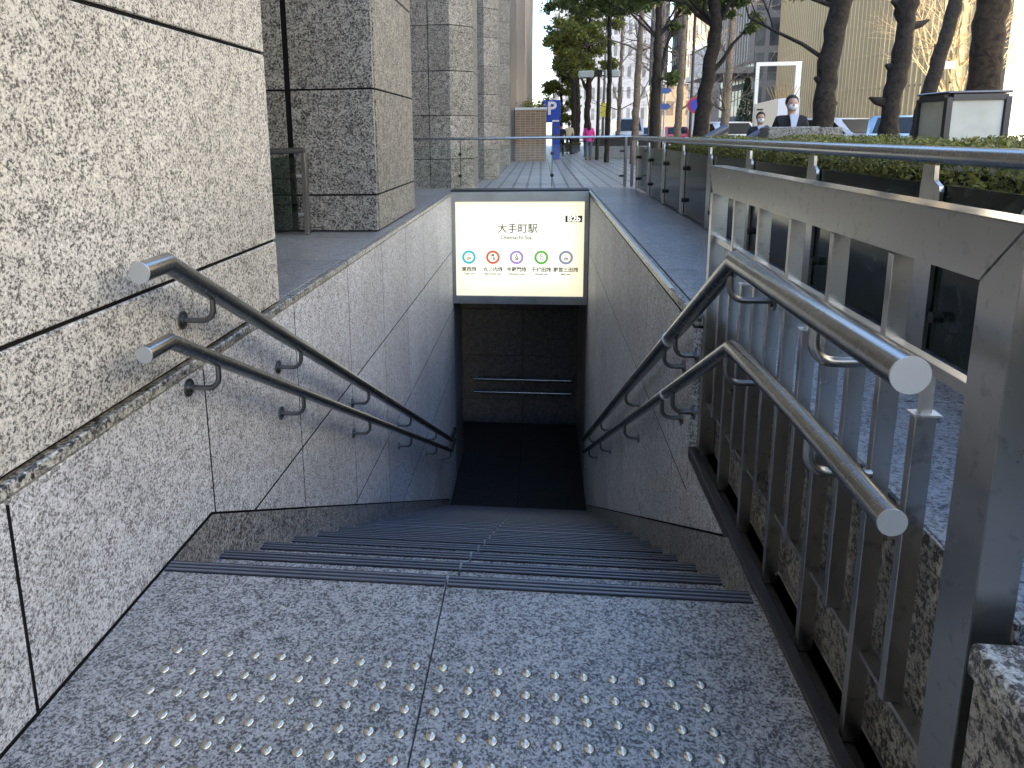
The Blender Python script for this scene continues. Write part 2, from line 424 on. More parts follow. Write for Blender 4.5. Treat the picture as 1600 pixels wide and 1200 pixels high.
for a, b in ((-1.2, 1.93), (1.93, 7.45)):
    m.prism([(0.0005, a, Lz(a)-.006), (0.0005, b, Lz(b)-.006), (.0005, b, Lz(b)+.002), (.0005, a, Lz(a)+.002)], (.004, 0, 0), 0)
m.build('sealant_line', M_['joint'], lw)

rw = thing('stairwell_wall', 'shaded granite stairwell wall right of the stairs, with a bright metal edge', 'wall', (XR, 0, 0))
m = MB(); YO = 2.52
slabs(m, 0, 'x', [YO, 2.82, 3.64, 4.46, 5.28, 6.1, 6.92, 7.74, YE], [-3.62, -2.93, -2.24, -1.55, -.86, -.17, .452], .03, .008)
slabs(m, 0, 'x', [ST-.3, 2.0, YO], [-1.55, -.86, -.03], .03, .005)
m.box((.0013, YO+.02, -3.7), (.08, YE, .45), 1); m.box((.0013, ST-.28, -3.7), (.08, YO+.018, -.06), 1)
m.build('slab_facing', [G['wall'], M_['joint']], rw)
m = MB()
for a, b in zip([YO, 2.82, 3.64, 4.46, 5.28, 6.1, 6.92, 7.74], [2.82, 3.64, 4.46, 5.28, 6.1, 6.92, 7.74, YE]):
    m.box((-.004, a+.002, .458), (.03, b-.002, .496), 0, .004)
m.build('coping', G['coping'], rw)
m = MB(); m.box((-.012, YO+.45, .4965), (.006, YE, .502), 0, .001); m.build('edge_strip', mat('edge_metal', (.75, .73, .66), .3, .7), rw)
skirt(-.0065, 1, rw)
m = MB()
m.prism([(-.0005, 1.93, -.006), (-.0005, 7.45, Lz(7.45)-.006), (-.0005, 7.45, Lz(7.45)+.002), (-.0005, 1.93, .002)], (-.004, 0, 0), 0)
m.build('sealant_line', M_['joint'], rw)

# tunnel beyond the sign
tn = thing('tunnel', 'dark granite passage under the lit sign at the foot of the stairs', 'passage', (0, YE, 0))
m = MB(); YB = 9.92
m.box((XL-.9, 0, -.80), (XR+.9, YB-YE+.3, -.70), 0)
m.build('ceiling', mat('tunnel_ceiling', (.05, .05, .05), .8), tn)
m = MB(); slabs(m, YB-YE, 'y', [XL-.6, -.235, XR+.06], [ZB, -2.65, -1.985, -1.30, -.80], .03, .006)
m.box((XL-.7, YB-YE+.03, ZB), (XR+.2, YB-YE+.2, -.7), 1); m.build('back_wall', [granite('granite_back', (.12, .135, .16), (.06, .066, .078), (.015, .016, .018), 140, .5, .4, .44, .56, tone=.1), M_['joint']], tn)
m = MB()
slabs(m, XL, 'x', [0.004, .8], [-3.62, -2.93, -2.24, -1.55, -.80], -.03, .005)
m.box((XL-.2, 0, -3.7), (XL-.03, .8, -.8), 1); m.box((XL-1.2, .8, -3.7), (XL-1.0, YB-YE+.2, -.7), 1)
m.build('side_wall', [G['skirt'], M_['joint']], tn)
m = MB(); slabs(m, XR, 'x', [0.004, .8, YB-YE], [-3.62, -2.93, -2.24, -1.55, -.80], .03, .005)
m.box((XR+.03, 0, -3.7), (XR+.1, YB-YE, -.8), 1); m.build('side_wall', [G['skirt'], M_['joint']], tn)

# ledges (raised granite border round the well)
lg = thing('raised_border', 'raised granite ledge surrounding the stairwell at coping height', 'ledge')
m = MB()
slabs(m, .4955, 'z', [-2.6, -1.75, XL-.032], rng(-1.3, 8.72, .82), -.05, .005)
m.build('ledge_slab', [G['ledge']], lg)
m = MB(); slabs(m, .4955, 'z', [XR+.032, 1.28], [2.52, 2.6, 3.42, 4.24, 5.06, 5.88, 6.7, 7.52, 8.72], -.05, .006)
slabs(m, .4955, 'z', [.625, 1.28], [.9, 1.0, 1.72, 2.52], -.05, .006)
slabs(m, .4955, 'z', [.56, 1.28], [-1.2, -.3, .86], -.05, .006)
slabs(m, .4955, 'z', [XL-.032, XR+.032], [YE+.02, 8.72], -.05, .006)
m.build('ledge_slab', [G['ledge']], lg)
m = MB(); m.box((-2.6, -1.3, 0), (XL-.26, 8.7, .444), 1)
m.box((XR+.09, 2.6, 0), (1.26, 8.7, .444), 1); m.box((.68, -1.2, 0), (1.26, 2.6, .444), 1); m.box((XL-.25, YE+.02, -.69), (XR+.08, 8.7, .444), 0)
m.build('core', [G['ledge'], M_['joint']], lg)

kw = thing('retaining_wall', 'low dark granite retaining wall behind the steel fence', 'wall', (.625, 0, 0))
m = MB(); slabs(m, 0, 'x', [.9, 1.27, 1.90, 2.52], [0, .44], .03, .007)
m.box((.03, .88, 0), (.05, 2.52, .43), 1)
m.build('slab_facing', [G['kerbwall'], M_['joint']], kw)
m = MB()
for a, b in ((.9, 1.71), (1.715, 2.518)): m.box((-.004, a, .445), (.002, b, .4945), 0, .001)
m.build('ledge_edge', G['kerbwall'], kw)
pd = thing('granite_pedestal', 'speckled granite block with a polished cap beside the fence post, nearest the camera', 'block', (.54, .86, 0))
m = MB(); m.box((.008, -2.0, 0), (.14, -.006, .448), 0, .003); m.build('block', G['kerbwall'], pd)
m = MB(); m.box((0, -2.0, .4515), (.6, 0, .4990), 0, .006); m.build('cap_slab', G['coping'], pd)

# ---------------------------------------------------------------- near piers of the building on the left
def pier(label, y0, y1, depth, gmat, chamfer=0, top=12., xf=-1.085, vjx=(), zjs=None, group='granite piers of the building', z0=.5, gap=.012):
    t = thing('granite_pier', label, 'pier', (xf, y0, 0), 0, group)
    zjs = zjs or [z0, .745, 1.425, 2.105, 2.785]+[2.785+.68*k for k in range(1, 14)]
    m = MB()
    if chamfer == 0:
        xs = [-depth]+list(vjx)+[0]
        slabs(m, 0, 'y', [-depth, vjx[0]-.014], zjs, .04, gap, .002); slabs(m, 0, 'y', [vjx[0]+.014, 0], zjs, .04, gap, .002)
        slabs(m, 0, 'x', [0.045, y1-y0-.045], zjs, -.04, gap, .002)
        slabs(m, y1-y0, 'y', xs, zjs, -.04, gap, .002)
        m.box((-depth, .008, z0), (-.008, y1-y0-.008, zjs[-1]), 1)
    else:
        c = chamfer; D = y1-y0
        for a, b in zip(zjs, zjs[1:]):
            q = [(-depth, 0), (vjx[0]-.006, 0), (vjx[0]-.006, .2), (-depth, .2)]
            m.prism([(x, y, a+gap/2) for x, y in q], (0, 0, b-a-gap), 0)
            q = [(vjx[0]+.006, 0), (-c, 0), (0, c), (0, D-c), (-c, D), (vjx[0]+.006, D)]
            m.prism([(x, y, a+gap/2) for x, y in q], (0, 0, b-a-gap), 0)
        q = [(-depth, .03), (-c-.02, .03), (-.03, c+.02), (-.03, D-c-.02), (-c-.02, D-.03), (-depth, D-.03)]
        m.prism([(x, y, z0) for x, y in q], (0, 0, zjs[-1]-z0), 1)
    m.build('slab_facing', [gmat, M_['joint']], t)
    return t
# pier 1 (foreground, flush with the well wall)
t = thing('granite_pier', 'large pale speckled granite pier filling the upper left, behind the handrails', 'pier', (XL, 2.62, 0), 0, 'granite piers of the building')
zjs = [.506, .748, 1.428, 2.108, 2.788]+[2.788+.68*k for k in range(1, 14)]
m = MB(); slabs(m, 0, 'x', [-5.0, -2.85, -.0], zjs, -.05, .011, .003)
slabs(m, 0, 'y', [-1.6, -.055], zjs, -.04, .01, .002)
m.box((-1.6, -5, .505), (-.008, -.012, zjs[-1]), 1)
m.build('slab_facing', [G['pier'], M_['joint']], t)
zp = [.5, .745, 1.435, 2.125]+[2.125+.69*k for k in range(1, 15)]
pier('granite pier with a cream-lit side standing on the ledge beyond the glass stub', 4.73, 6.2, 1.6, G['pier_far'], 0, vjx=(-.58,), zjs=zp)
for i, (yy, lab) in enumerate(((11.65, 'chamfered granite pier right behind the clear glass railing'), (18.6, 'second chamfered granite pier down the pavement, beyond the nearest chamfered one'), (25.5, 'farthest narrow-looking granite pier before the brick planter'))):
    zq = [0]+[.06+.69*k for k in range(0, 17)]
    zq[1] = .06
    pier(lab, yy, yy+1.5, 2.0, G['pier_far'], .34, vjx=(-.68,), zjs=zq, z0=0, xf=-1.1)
# building mass behind the piers
bd = thing('office_building', 'tall granite and dark glass office block behind the row of piers', 'building', (-2.9, 0, 0))
m = MB(); m.box((-25, -45, .0), (0, 31, 12.2), 0); m.build('wall', facade('recess_facade', (.16, .16, .155), (.02, .025, .03), 1.8, 3.4, .85, .8), bd)
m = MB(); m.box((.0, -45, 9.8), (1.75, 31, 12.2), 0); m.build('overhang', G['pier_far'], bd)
bb = thing('stone_building', 'beige stone building at the end of the pier row, against the white sky', 'building', (-1.05, 31.5, 0))
fb = facade('beige_stone', (.52, .43, .33), (.18, .15, .12), 3.2, 3.4, .42, .6)
m = MB(); m.box((-22, 0, 0), (0, 30, 12.6)); m.build('wall', fb, bb)
m = MB()
for k in range(10): m.box((0, k*3.+.2, 0), (.35, k*3.+1.1, 12.0), 0)
m.build('pilaster', mat('beige_pilaster', (.55, .46, .36), .7), bb)
m = MB(); m.box((-22, -.3, 12.603), (.7, 30.3, 13.2)); m.build('cornice', mat('beige_cornice', (.55, .46, .36), .7), bb)

# ---------------------------------------------------------------- handrails
def arc(pts0, c0, r, a0, a1, n, f):
    return [f(c0[0]+r*math.cos(a0+(a1-a0)*i/n), c0[1]+r*math.sin(a0+(a1-a0)*i/n)) for i in range(n+1)]
def bracket(parent, p, wallx, drop=.085, flange=True, r=.008, flr=.026, mats=None):
    """J shaped: down from the rail underside then out to the wall; p = rail centre (local)"""
    mats = mats or M_['darksteel']
    x, y, z = p; s = 1 if wallx > x else -1
    b = MB(); zb = z-drop; rr = .035
    pts = [(x, y, z-.01), (x, y, zb+rr)]
    for i in range(1, 7):
        a = PI/2*i/6
        pts.append((x+s*rr*(1-math.cos(a)), y, zb+rr-rr*math.sin(a)))
    pts.append((wallx, y, zb))
    b.tube(pts, r, 10)
    if flange:
        b.tube([(wallx-s*.006, y, zb), (wallx, y, zb)], flr, 20)
        b.tube([(wallx-s*.011, y, zb), (wallx-s*.006, y, zb)], flr*.6, 16)
    return b.build('bracket', mats, parent)
def rail(name, label, pts, r, brks, wallx, group, side, cap_r=None, sleeve=None, bmat=None, flange=True, drops=None):
    o = Vector(pts[0]); t = thing(name, label, 'handrail', o, 0, group)
    lp = [tuple(Vector(p)-o) for p in pts]
    m = MB(); m.tube(lp, r, 28); m.build('rail_tube', M_['rail'], t)
    d = (Vector(lp[0])-Vector(lp[1])).normalized()
    m = MB(); m.tube([tuple(d*-.001), tuple(d*.002)], r*1.03, 28); m.build('end_cap', M_['cap'], t)
    for (by, bx) in brks:
        # z of the rail at by
        for a, b in zip(lp, lp[1:]):
            if a[1] <= by-o.y <= b[1]:
                k = (by-o.y-a[1])/(b[1]-a[1]); p = Vector(a)+(Vector(b)-Vector(a))*k
                bracket(t, p, bx-o.x, flange=flange, mats=bmat)
    if sleeve:
        for a, b in zip(lp, lp[1:]):
            if a[1] <= sleeve-o.y <= b[1]:
                k = (sleeve-o.y-a[1])/(b[1]-a[1]); p = Vector(a)+(Vector(b)-Vector(a))*k; dd = (Vector(b)-Vector(a)).normalized()
                m = MB(); m.tube([tuple(p-dd*.006), tuple(p+dd*.006)], r*1.13, 24); m.build('sleeve', M_['cap'], t)
    return t
xl = -.905
rail('handrail', 'upper steel handrail on the left granite wall, running down the stairs',
     [(xl, 1.515, .832), (xl, 1.635, .834), (xl, 6.96, .834-.53*(6.96-1.635)), (xl, 7.25, .834-.53*5.325)], .0245,
     [(1.86, XL), (2.55, XL), (3.57, XL), (4.75, XL), (5.93, XL), (6.9, XL)], XL, 'wall handrails', -1)
rail('handrail', 'lower thinner steel handrail on the left granite wall',
     [(xl, 1.50, .642), (xl, 1.615, .642), (xl, 6.96, .642-.515*(6.96-1.615)), (xl, 7.25, .642-.515*5.345)], .0195,
     [(1.86, XL), (2.55, XL), (3.57, XL), (4.75, XL), (5.93, XL), (6.9, XL)], XL, 'wall handrails', -1)
xr = .468
def rz_(y): return .823-.53*(y-1.765)
rail('handrail', 'upper thick steel handrail in front of the fence, round end nearest the camera',
     [(xr, .925, .824), (xr, 1.762, .824), (xr, 6.95, rz_(6.95))], .0245,
     [(1.80, .575), (2.46, XR), (2.66, XR), (3.75, XR), (5.17, XR), (6.3, XR)], XR, 'wall handrails', 1, sleeve=2.57)
rail('handrail', 'lower thin steel handrail in front of the fence, slightly bent midway',
     [(xr, .928, .618), (xr, 1.27, .624), (xr+.003, 1.42, .618), (xr, 1.752, .612), (xr, 6.95, .612-.515*5.198)], .0188,
     [(1.79, .575), (2.46, XR), (2.66, XR), (3.75, XR), (5.17, XR), (6.3, XR)], XR, 'wall handrails', 1, sleeve=2.6)
# extra brackets under the near run
for t in [o for o in C.objects if o.name.startswith('handrail') and o.parent is None and o.location.x > 0]:
    bracket(t, (0, .32 if t.location.z > .7 else .30, -.0), .575-xr, flange=False, mats=M_['rail'], drop=.085 if t.location.z > .7 else .075, r=.0095)
for zz, lab in ((-2.32, 'upper'), (-2.515, 'lower')):
    t = thing('handrail', lab+' short steel rail across the dark back wall below the sign', 'handrail', (-.93, YB-.09, zz), 0, 'back wall rails')
    m = MB(); m.tube([(0, 0, 0), (1.38, 0, 0)], .017, 18); m.build('rail_tube', M_['rail'], t)
    for x in (.08, .7, 1.3):
        m = MB(); m.tube([(x, 0, -.01), (x, .01, -.05), (x, .05, -.06), (x, .088, -.06)], .007, 8); m.build('bracket', M_['darksteel'], t)

# ---------------------------------------------------------------- steel fence on the right of the landing
FX = .57
fe = thing('steel_fence', 'tall brushed steel fence panel with flat vertical bars right of the landing', 'fence', (FX, .907, 0))
Y1 = 2.505-.907
m = MB()
# mitred frame: post and top beam, box sections with a 2 mm mitre
m.prism([(0, 0, -.02), (0, .079, -.02), (0, .079, .934), (0, 0, 1.015)], (.052, 0, 0)); bmesh.ops.bevel(m.bm, geom=m.bm.edges[:], offset=.0012, segments=2, affect='EDGES'); m.build('post', M_['fence'], fe)
m = MB(); m.prism([(0, .0005, 1.0165), (0, .0797, .9352), (0, Y1-.03, .930), (0, Y1+.05, 1.0165)], (.052, 0, 0)); bmesh.ops.bevel(m.bm, geom=m.bm.edges[:], offset=.0012, segments=2, affect='EDGES'); m.build('top_beam', M_['fence'], fe)
m = MB(); m.box((.001, .003, 1.0168), (.051, Y1+.045, 1.0185)); m.build('top_cover', steel('polished_cover', (.72, .71, .67), .2), fe)
m = MB(); m.box((0, Y1-.032, -.02), (.052, Y1, .929), 0, .001); m.build('post', M_['fence'], fe)
m = MB(); m.box((.012, .08, .768), (.032, Y1-.033, .787), 0, .001); m.build('middle_rail', M_['fence'], fe)
m = MB(); m.box((.018, .08, .183), (.046, Y1-.033, .192), 0, .0005); m.build('lower_rail', M_['fence'], fe)
m = MB(); m.box((-.03, -.1, -.03), (.0, Y1, .012), 0, .002); m.box((.001, -.1, -.03), (.0545, Y1, -.004)); m.build('base_channel', M_['darksteel'] if 0 else steel('base_steel', (.13, .12, .11), .45), fe)
bars = [1.245, 1.49, 1.735, 1.98, 2.225]
for yb in bars:
    m = MB(); yy = yb-.907; m.box((.004, yy-.018, -.002), (.037, yy, .931), 0, .001); m.build('bar', M_['fence'], fe)
for yb in [1.1225, 1.3675, 1.6125, 1.8575, 2.1025, 2.3475]:
    yy = yb-.907; m = MB(); m.box((.004, yy-.018, .193), (.035, yy, .698), 0, .001)
    b = m.build('short_bar', M_['fence'], fe)
    m = MB(); m.box((.0, yy-.022, .6985), (.040, yy+.004, .702)); m.box((.012, yy-.015, .7025), (.028, yy-.003, .7615)); m.build('bar_cap', M_['cap'], b)

# ---------------------------------------------------------------- sign box
sg = thing('station_sign', 'backlit white station sign with five coloured rings above the stairs', 'sign', (-.235, YE-.03, -.145))
W2, H2 = .775, .645     # half frame
m = MB()
m.box((-W2, -.05, .535), (W2, .2, H2), 0, .003); m.box((-W2, -.05, -H2), (W2, .2, -.55), 0, .003)
m.box((-W2, -.05, -.5495), (-.725, .2, .5345), 0, .003); m.box((.725, -.05, -.5495), (W2, .2, .5345), 0, .003)
m.build('frame', steel('sign_frame_steel', (.45, .45, .44), .42, dirt=.05), sg)
m = MB(); m.box((-W2-.0, -.02, H2+.002), (W2+.0, .25, H2+.02)); m.build('trim', M_['black'], sg)
em = bpy.data.materials.new('lit_panel'); em.use_nodes = True; b = B(em)
co_ = coord(em); sp = N(em, 'ShaderNodeSeparateXYZ'); L(em, co_, sp.inputs[0])
def edge(out, half, wd):
    a = N(em, 'ShaderNodeMath', operation='ABSOLUTE'); L(em, out, a.inputs[0])
    r = N(em, 'ShaderNodeMapRange', interpolation_type='SMOOTHSTEP'); L(em, a.outputs[0], r.inputs[0]); r.inputs[1].default_value = half; r.inputs[2].default_value = half-wd; return r.outputs[0]
mu = N(em, 'ShaderNodeMath', operation='MULTIPLY'); L(em, edge(sp.outputs['X'], .76, .30), mu.inputs[0]); L(em, edge(sp.outputs['Z'], .60, .38), mu.inputs[1])
r = ramp(em, mu.outputs[0], [(0, (.74, .66, .40)), (.5, (.92, .86, .58)), (1, (1, .97, .80))])
b.inputs['Base Color'].default_value = (.7, .7, .65, 1); b.inputs['Roughness'].default_value = .3
L(em, r.outputs[0], b.inputs['Emission Color']); b.inputs['Emission Strength'].default_value = .215
m = MB(); m.box((-.7245, -.03, -.5492), (.7245, .0, .5342)); m.build('light_panel', em, sg)
tb = mat('print_brown', (.13, .11, .05), .6)
def text(s, x, z, size, mt, parent, name='lettering', y=-.0335, bold=0, sx=1):
    cu = bpy.data.curves.new(name, 'FONT'); cu.body = s; cu.size = size; cu.align_x = 'CENTER'; cu.align_y = 'CENTER'; cu.extrude = .001; cu.offset = bold; cu.resolution_u = 3
    o = bpy.data.objects.new('tmp', cu); C.objects.link(o)
    bpy.context.view_layer.update()
    me = bpy.data.meshes.new_from_object(o.evaluated_get(bpy.context.evaluated_depsgraph_get()))
    bpy.data.objects.remove(o)
    me.materials.clear(); me.materials.append(mt)
    q = bpy.data.objects.new(name, me); C.objects.link(q); q.parent = parent; q.location = (x, y, z); q.rotation_euler = (PI/2, 0, 0); q.scale = (sx, 1, 1)
    return q
text('大手町駅', -.02, .225, .115, tb, sg, bold=.001)
text('Otemachi Sta.', -.03, .127, .064, tb, sg, bold=.0008)
m = MB(); m.box((.515, -.034, .303), (.70, -.0305, .375)); m.build('exit_plate', M_['black'], sg)
tw = mat('print_cream', (.8, .8, .7), .5); tw.node_tree.nodes['Principled BSDF'].inputs['Emission Color'].default_value = (1, .95, .75, 1); tw.node_tree.nodes['Principled BSDF'].inputs['Emission Strength'].default_value = .3
text('B2b', .608, .339, .085, tw, sg, y=-.037, bold=.002, sx=1.1)
RX = [-.575, -.30, -.03, .25, .527]
for x, col, a, n_, jp, en in zip(RX, ((.02, .38, .45), (.65, .09, .03), (.32, .2, .5), (.1, .4, .04), (.22, .24, .3)), 'TMZCI', ('09', '18', '08', '11', '09'),
        ('東西線', '丸ノ内線', '半蔵門線', '千代田線', '都営三田線'), ('Tozai Line', 'Marunouchi Line', 'Hanzomon Line', 'Chiyoda Line', 'Mita Line')):
    m = MB(); ro, ri = .079, .053
    for j in range(48):
        a0, a1 = 2*PI*j/48, 2*PI*(j+1)/48
        m.quad([(x+ri*math.cos(a0), -.0325, -.10+ri*math.sin(a0)), (x+ro*math.cos(a0), -.0325, -.10+ro*math.sin(a0)), (x+ro*math.cos(a1), -.0325, -.10+ro*math.sin(a1)), (x+ri*math.cos(a1), -.0325, -.10+ri*math.sin(a1))])
    rm = mat('ring_'+a.lower(), col, .5); B(rm).inputs['Emission Color'].default_value = (*[v**.8 for v in col], 1); B(rm).inputs['Emission Strength'].default_value = .14; m.build('line_ring', rm, sg)
    text(a, x, -.078, .047, tb, sg, bold=.0012); text(n_, x, -.118, .047, tb, sg, bold=.0012)
    text(jp, x, -.243, .056, tb, sg, bold=.0014); text(en, x, -.293, .028, tb, sg, bold=.0008)

# ---------------------------------------------------------------- tactile warning studs
pm = MB(); pm.lathe([(.0115, 0), (.0115, .0015), (.0098, .0035), (.0065, .0052), (.003, .006), (0, .0062)], 16)
stud = pm.build('warning_stud', M_['stud'], None, (0, 0, 0))
tag(stud, 'small round steel stud set in the granite landing', 'stud', 'steel warning studs on the landing')
first = True
for r_i in range(7):
    for c_i in range(20):
        x = -.803+.0602*c_i; y = 1.343-.0602*r_i-.0012*c_i*0
        if abs(x-SEAM) < .006: x += .008
        o = stud if first else stud.copy()
        if not first: C.objects.link(o)
        first = False
        o.location = (x+rnd.uniform(-.0008, .0008), y+rnd.uniform(-.0008, .0008), .0003); o.rotation_euler = (0, 0, rnd.uniform(0, 6))

# ---------------------------------------------------------------- clear glass railing beyond the well
gr = thing('glass_railing', 'clear glass railing with a slim dark rail behind the lit sign', 'railing', (-1.6, 8.80, .5))
m = MB(); m.tube([(-.1, 0, .585), (2.66, 0, .585)], .016, 14); m.build('rail_tube', M_['rail'], gr)
for a, b in ((.07, .62), (.63, 1.73), (1.74, 2.58)):
    m = MB(); m.box((a, -.006, .02), (b, .006, .50), 0, .001); m.build('glass_pane', M_['glass'], gr)
for x in (.625, 1.735):
    m = MB(); m.box((x-.006, .02, 0), (x+.006, .05, .58)); m.build('post', M_['darksteel'], gr)
    for zz in (.14, .40):
        m = MB(); m.tube([(x, -.02, zz), (x, .03, zz)], .022, 14); m.build('clamp', M_['black'], gr)
for x in (2.60, 2.68):
    m = MB(); m.box((x-.015, -.03, 0), (x+.015, .03, .58), 0, .002); m.build('post', M_['darksteel'], gr)
for zz in (.13, .42):
    m = MB(); m.tube([(2.53, -.02, zz), (2.60, -.01, zz)], .013, 10); m.build('clamp', M_['black'], gr)
# railing with dark glass along the right ledge
gd = thing('glass_railing', 'steel railing with dark green glass panels along the right-hand ledge', 'railing', (1.09, 0, .5))
m = MB(); m.tube([(.0, -1.2, .553), (.0, 8.83, .572)], .0235, 20); m.build('rail_tube', M_['rail'], gd)
py = [-.55, .35, 1.25, 2.15, 3.05, 3.95, 4.85, 5.75, 6.65, 7.55, 8.45]
for yy in py:
    m = MB()
    q = [(0, yy+.05, 0), (0, yy-.05, 0), (0, yy-.05, .46), (0, yy-.045, .475), (0, yy-.015, .49), (0, yy-.012, .53), (0, yy+.05, .53), (0, yy+.05, .49), (0, yy+.055, .47)]
    m.prism([(-.006, a, b) for _, a, b in q], (.012, 0, 0)); m.build('post', M_['fence'], gd)
for a, b in zip(py, py[1:]):
    m = MB(); m.box((.010, a+.03, .012), (.022, b-.03, .478), 0, .001); m.build('glass_pane', M_['dglass'], gd)
    for zz in (.12, .36):
        m = MB(); m.tube([(-.018, b-.10, zz), (.01, b-.10, zz)], .016, 12); m.build('clamp', M_['black'], gd)
# stub railing on the left, between the two near piers
gs = thing('glass_railing', 'short dark glass railing stub beside the granite pier on the left ledge', 'railing', (-1.55, 4.6, .5))
m = MB(); m.tube([(.02, 0, .545), (-.9, -.02, .535)], .02, 14); m.build('rail_tube', M_['rail'], gs)
m = MB(); m.box((0, -.02, 0), (.03, .03, .53), 0, .002); m.build('post', M_['fence'], gs)
m = MB(); m.box((-.85, -.008, .02), (-.04, .004, .50)); m.build('glass_pane', glass('tinted_glass', (.55, .66, .62), .04), gs)
for zz in (.13, .38):
    m = MB(); m.tube([(-.05, -.02, zz), (.0, -.02, zz)], .012, 10); m.build('clamp', M_['cap'], gs)
    m = MB(); m.tube([(-.05, -.035, zz), (-.05, .0, zz)], .018, 12); m.build('clamp', M_['black'], gs)

# ---------------------------------------------------------------- planter with hedge
pl = thing('planter', 'long dark stone planter holding the clipped hedge behind the railing', 'planter', (1.16, 0, 0))
m = MB(); m.box((0, -2, 0), (.12, 7.9, .86), 0, .005); m.box((2.0, -2, 0), (2.12, 7.9, .86), 0, .005); m.box((.121, 7.78, 0), (1.999, 7.9, .86)); m.build('wall', G['skirt'], pl)
m = MB(); m.box((.122, -2, .5), (1.998, 7.77, .80)); m.build('soil', mat('soil', (.04, .03, .02), .95), pl)
def leaves(m, pts, size, flat=0):
    bm = m.bm
    for p in pts:
        s = size*rnd.uniform(.6, 1.3); d = Vector((rnd.gauss(0, 1), rnd.gauss(0, 1), rnd.gauss(0, 1)+flat)).normalized()
        u = d.orthogonal().normalized(); u.rotate(Matrix.Rotation(rnd.uniform(0, 6.28), 3, d)); v = d.cross(u)
        p = Vector(p)
        q = [p-u*s, p-v*s*.42+d*s*.1, p+u*s, p+v*s*.42+d*s*.1]
        bm.faces.new([bm.verts.new(a) for a in q])
    return m
def hedge(name, label, x0, x1, y0, y1, z0, z1, n, size, loc):
    m = MB(); pts = []
    for i in range(n):
        x = rnd.uniform(x0, x1); y = rnd.uniform(y0, y1)
        top = z1+.018*math.sin(9*x+3*y)+.02*math.sin(5*y+1.3)
        k = rnd.random()
        if k < .5: zz = top-abs(rnd.gauss(0, .03))
        elif k < .85: x = x0+abs(rnd.gauss(0, .03)); zz = rnd.uniform(z0, top)
        else: zz = rnd.uniform(z0, top)
        pts.append((x, y, zz))
    leaves(m, pts, size, .6)
    o = m.build('foliage', M_['hedge'], None)
    t = thing(name, label, 'hedge', loc); o.parent = t; o.matrix_parent_inverse = Matrix.Translation(-Vector(loc))
    m = MB()
    for i in range(60):
        y = rnd.uniform(y0, y1); x = rnd.uniform(x0+.1, x1-.1)
        m.tube([(x, y, z0-.05), (x+rnd.uniform(-.05, .05), y+rnd.uniform(-.05, .05), z1-.05)], .005, 5)
    o = m.build('stem', M_['bark'], t); o.matrix_parent_inverse = Matrix.Translation(-Vector(loc))
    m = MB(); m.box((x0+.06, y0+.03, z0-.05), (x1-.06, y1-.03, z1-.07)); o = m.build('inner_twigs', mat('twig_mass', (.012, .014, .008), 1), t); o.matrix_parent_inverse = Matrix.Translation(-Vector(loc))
    return t
hedge('boxwood_hedge', 'low clipped green hedge in the planter behind the right railing', 1.27, 2.9, .9, 7.6, .80, 1.062, 60000, .0125, (2, 4, .8))

# lantern
ln = thing('lantern', 'square lantern with frosted glass sides standing in the hedge', 'lantern', (2.60, 4.90, .82), R(0))
hw = .165
m = MB()
for sx in (-1, 1):
    for sy in (-1, 1): m.box((sx*hw-.018, sy*hw-.018, .0), (sx*hw+.018, sy*hw+.018, .495), 0, .003)
for zz in (.14, .475):
    for s in (-1, 1):
        m.box((-hw+.0185, s*hw-.017, zz), (hw-.0185, s*hw+.017, zz+.036)); m.box((s*hw-.017, -hw+.0185, zz), (s*hw+.017, hw-.0185, zz+.036))
m.build('frame', mat('lantern_frame', (.06, .065, .08), .35, .6), ln)
m = MB(); m.box((-hw-.019, -hw-.019, .5145), (hw+.019, hw+.019, .530), 0, .006); m.build('lid', mat('lantern_lid', (.2, .21, .24), .35, .7), ln)
fg = mat('frosted_glass', (.50, .56, .54), .12, 0, .6)
n = N(fg, 'ShaderNodeTexNoise', Scale=3, Detail=3); L(fg, coord(fg), n.inputs['Vector']); r = ramp(fg, n.outputs['Fac'], [(.3, (.45, .50, .49)), (.7, (.72, .76, .74))]); L(fg, r.outputs[0], B(fg).inputs['Base Color'])
for s in (-1, 1):
    m = MB(); m.box((-hw+.02, s*hw-.004, .178), (hw-.02, s*hw+.004, .474)); m.build('pane', fg, ln)
    m = MB(); m.box((s*hw-.004, -hw+.02, .178), (s*hw+.004, hw-.02, .474)); m.build('pane', fg, ln)
m = MB(); m.box((-.12, -.12, 0), (.12, .12, .14)); m.build('base', M_['black'], ln)

# stone block behind the hedge and two tilted floodlights
sb = thing('stone_block', 'dark stone block standing behind the hedge in front of the man', 'block', (2.66, 7.9, 0))
m = MB(); m.box((-.32, -.0, .5), (.2, .3, 1.17), 0, .01); m.build('dark_part', G['skirt'], sb)
m = MB(); m.box((.203, -.0, .5), (.42, .3, 1.16), 0, .01); m.build('pale_part', G['kerbwall'], sb)
for (x, y, z1, lab) in ((2.10, 9.2, 1.10, 'grey tilted spotlight tube behind the railing, left of the two walkers'), (2.32, 8.3, 1.07, 'grey tilted spotlight tube beside the dark stone block')):
    t = thing('spotlight', lab, 'spotlight', (x, y, 0), 0, 'tilted spotlight tubes')
    m = MB(); m.tube([(0, 0, 0), (0, 0, z1-.1)], .025, 10); m.build('stem', M_['black'], t)
    m = MB(); m.tube([(-.12, -.02, z1-.07), (.15, .03, z1+.08)], .05, 18); m.build('barrel', mat('spot_grey', (.1, .11, .13), .4, .5), t)
# bottom-right rounded post seen at the frame edge
t = thing('steel_bollard_cap', 'rounded steel post top by the railing at the right edge', 'post', (1.02, 1.60, .5))
m = MB(); m.lathe([(.03, 0), (.03, .42), (.028, .45), (.018, .475), (0, .482)], 18); m.build('post', M_['fence'], t)

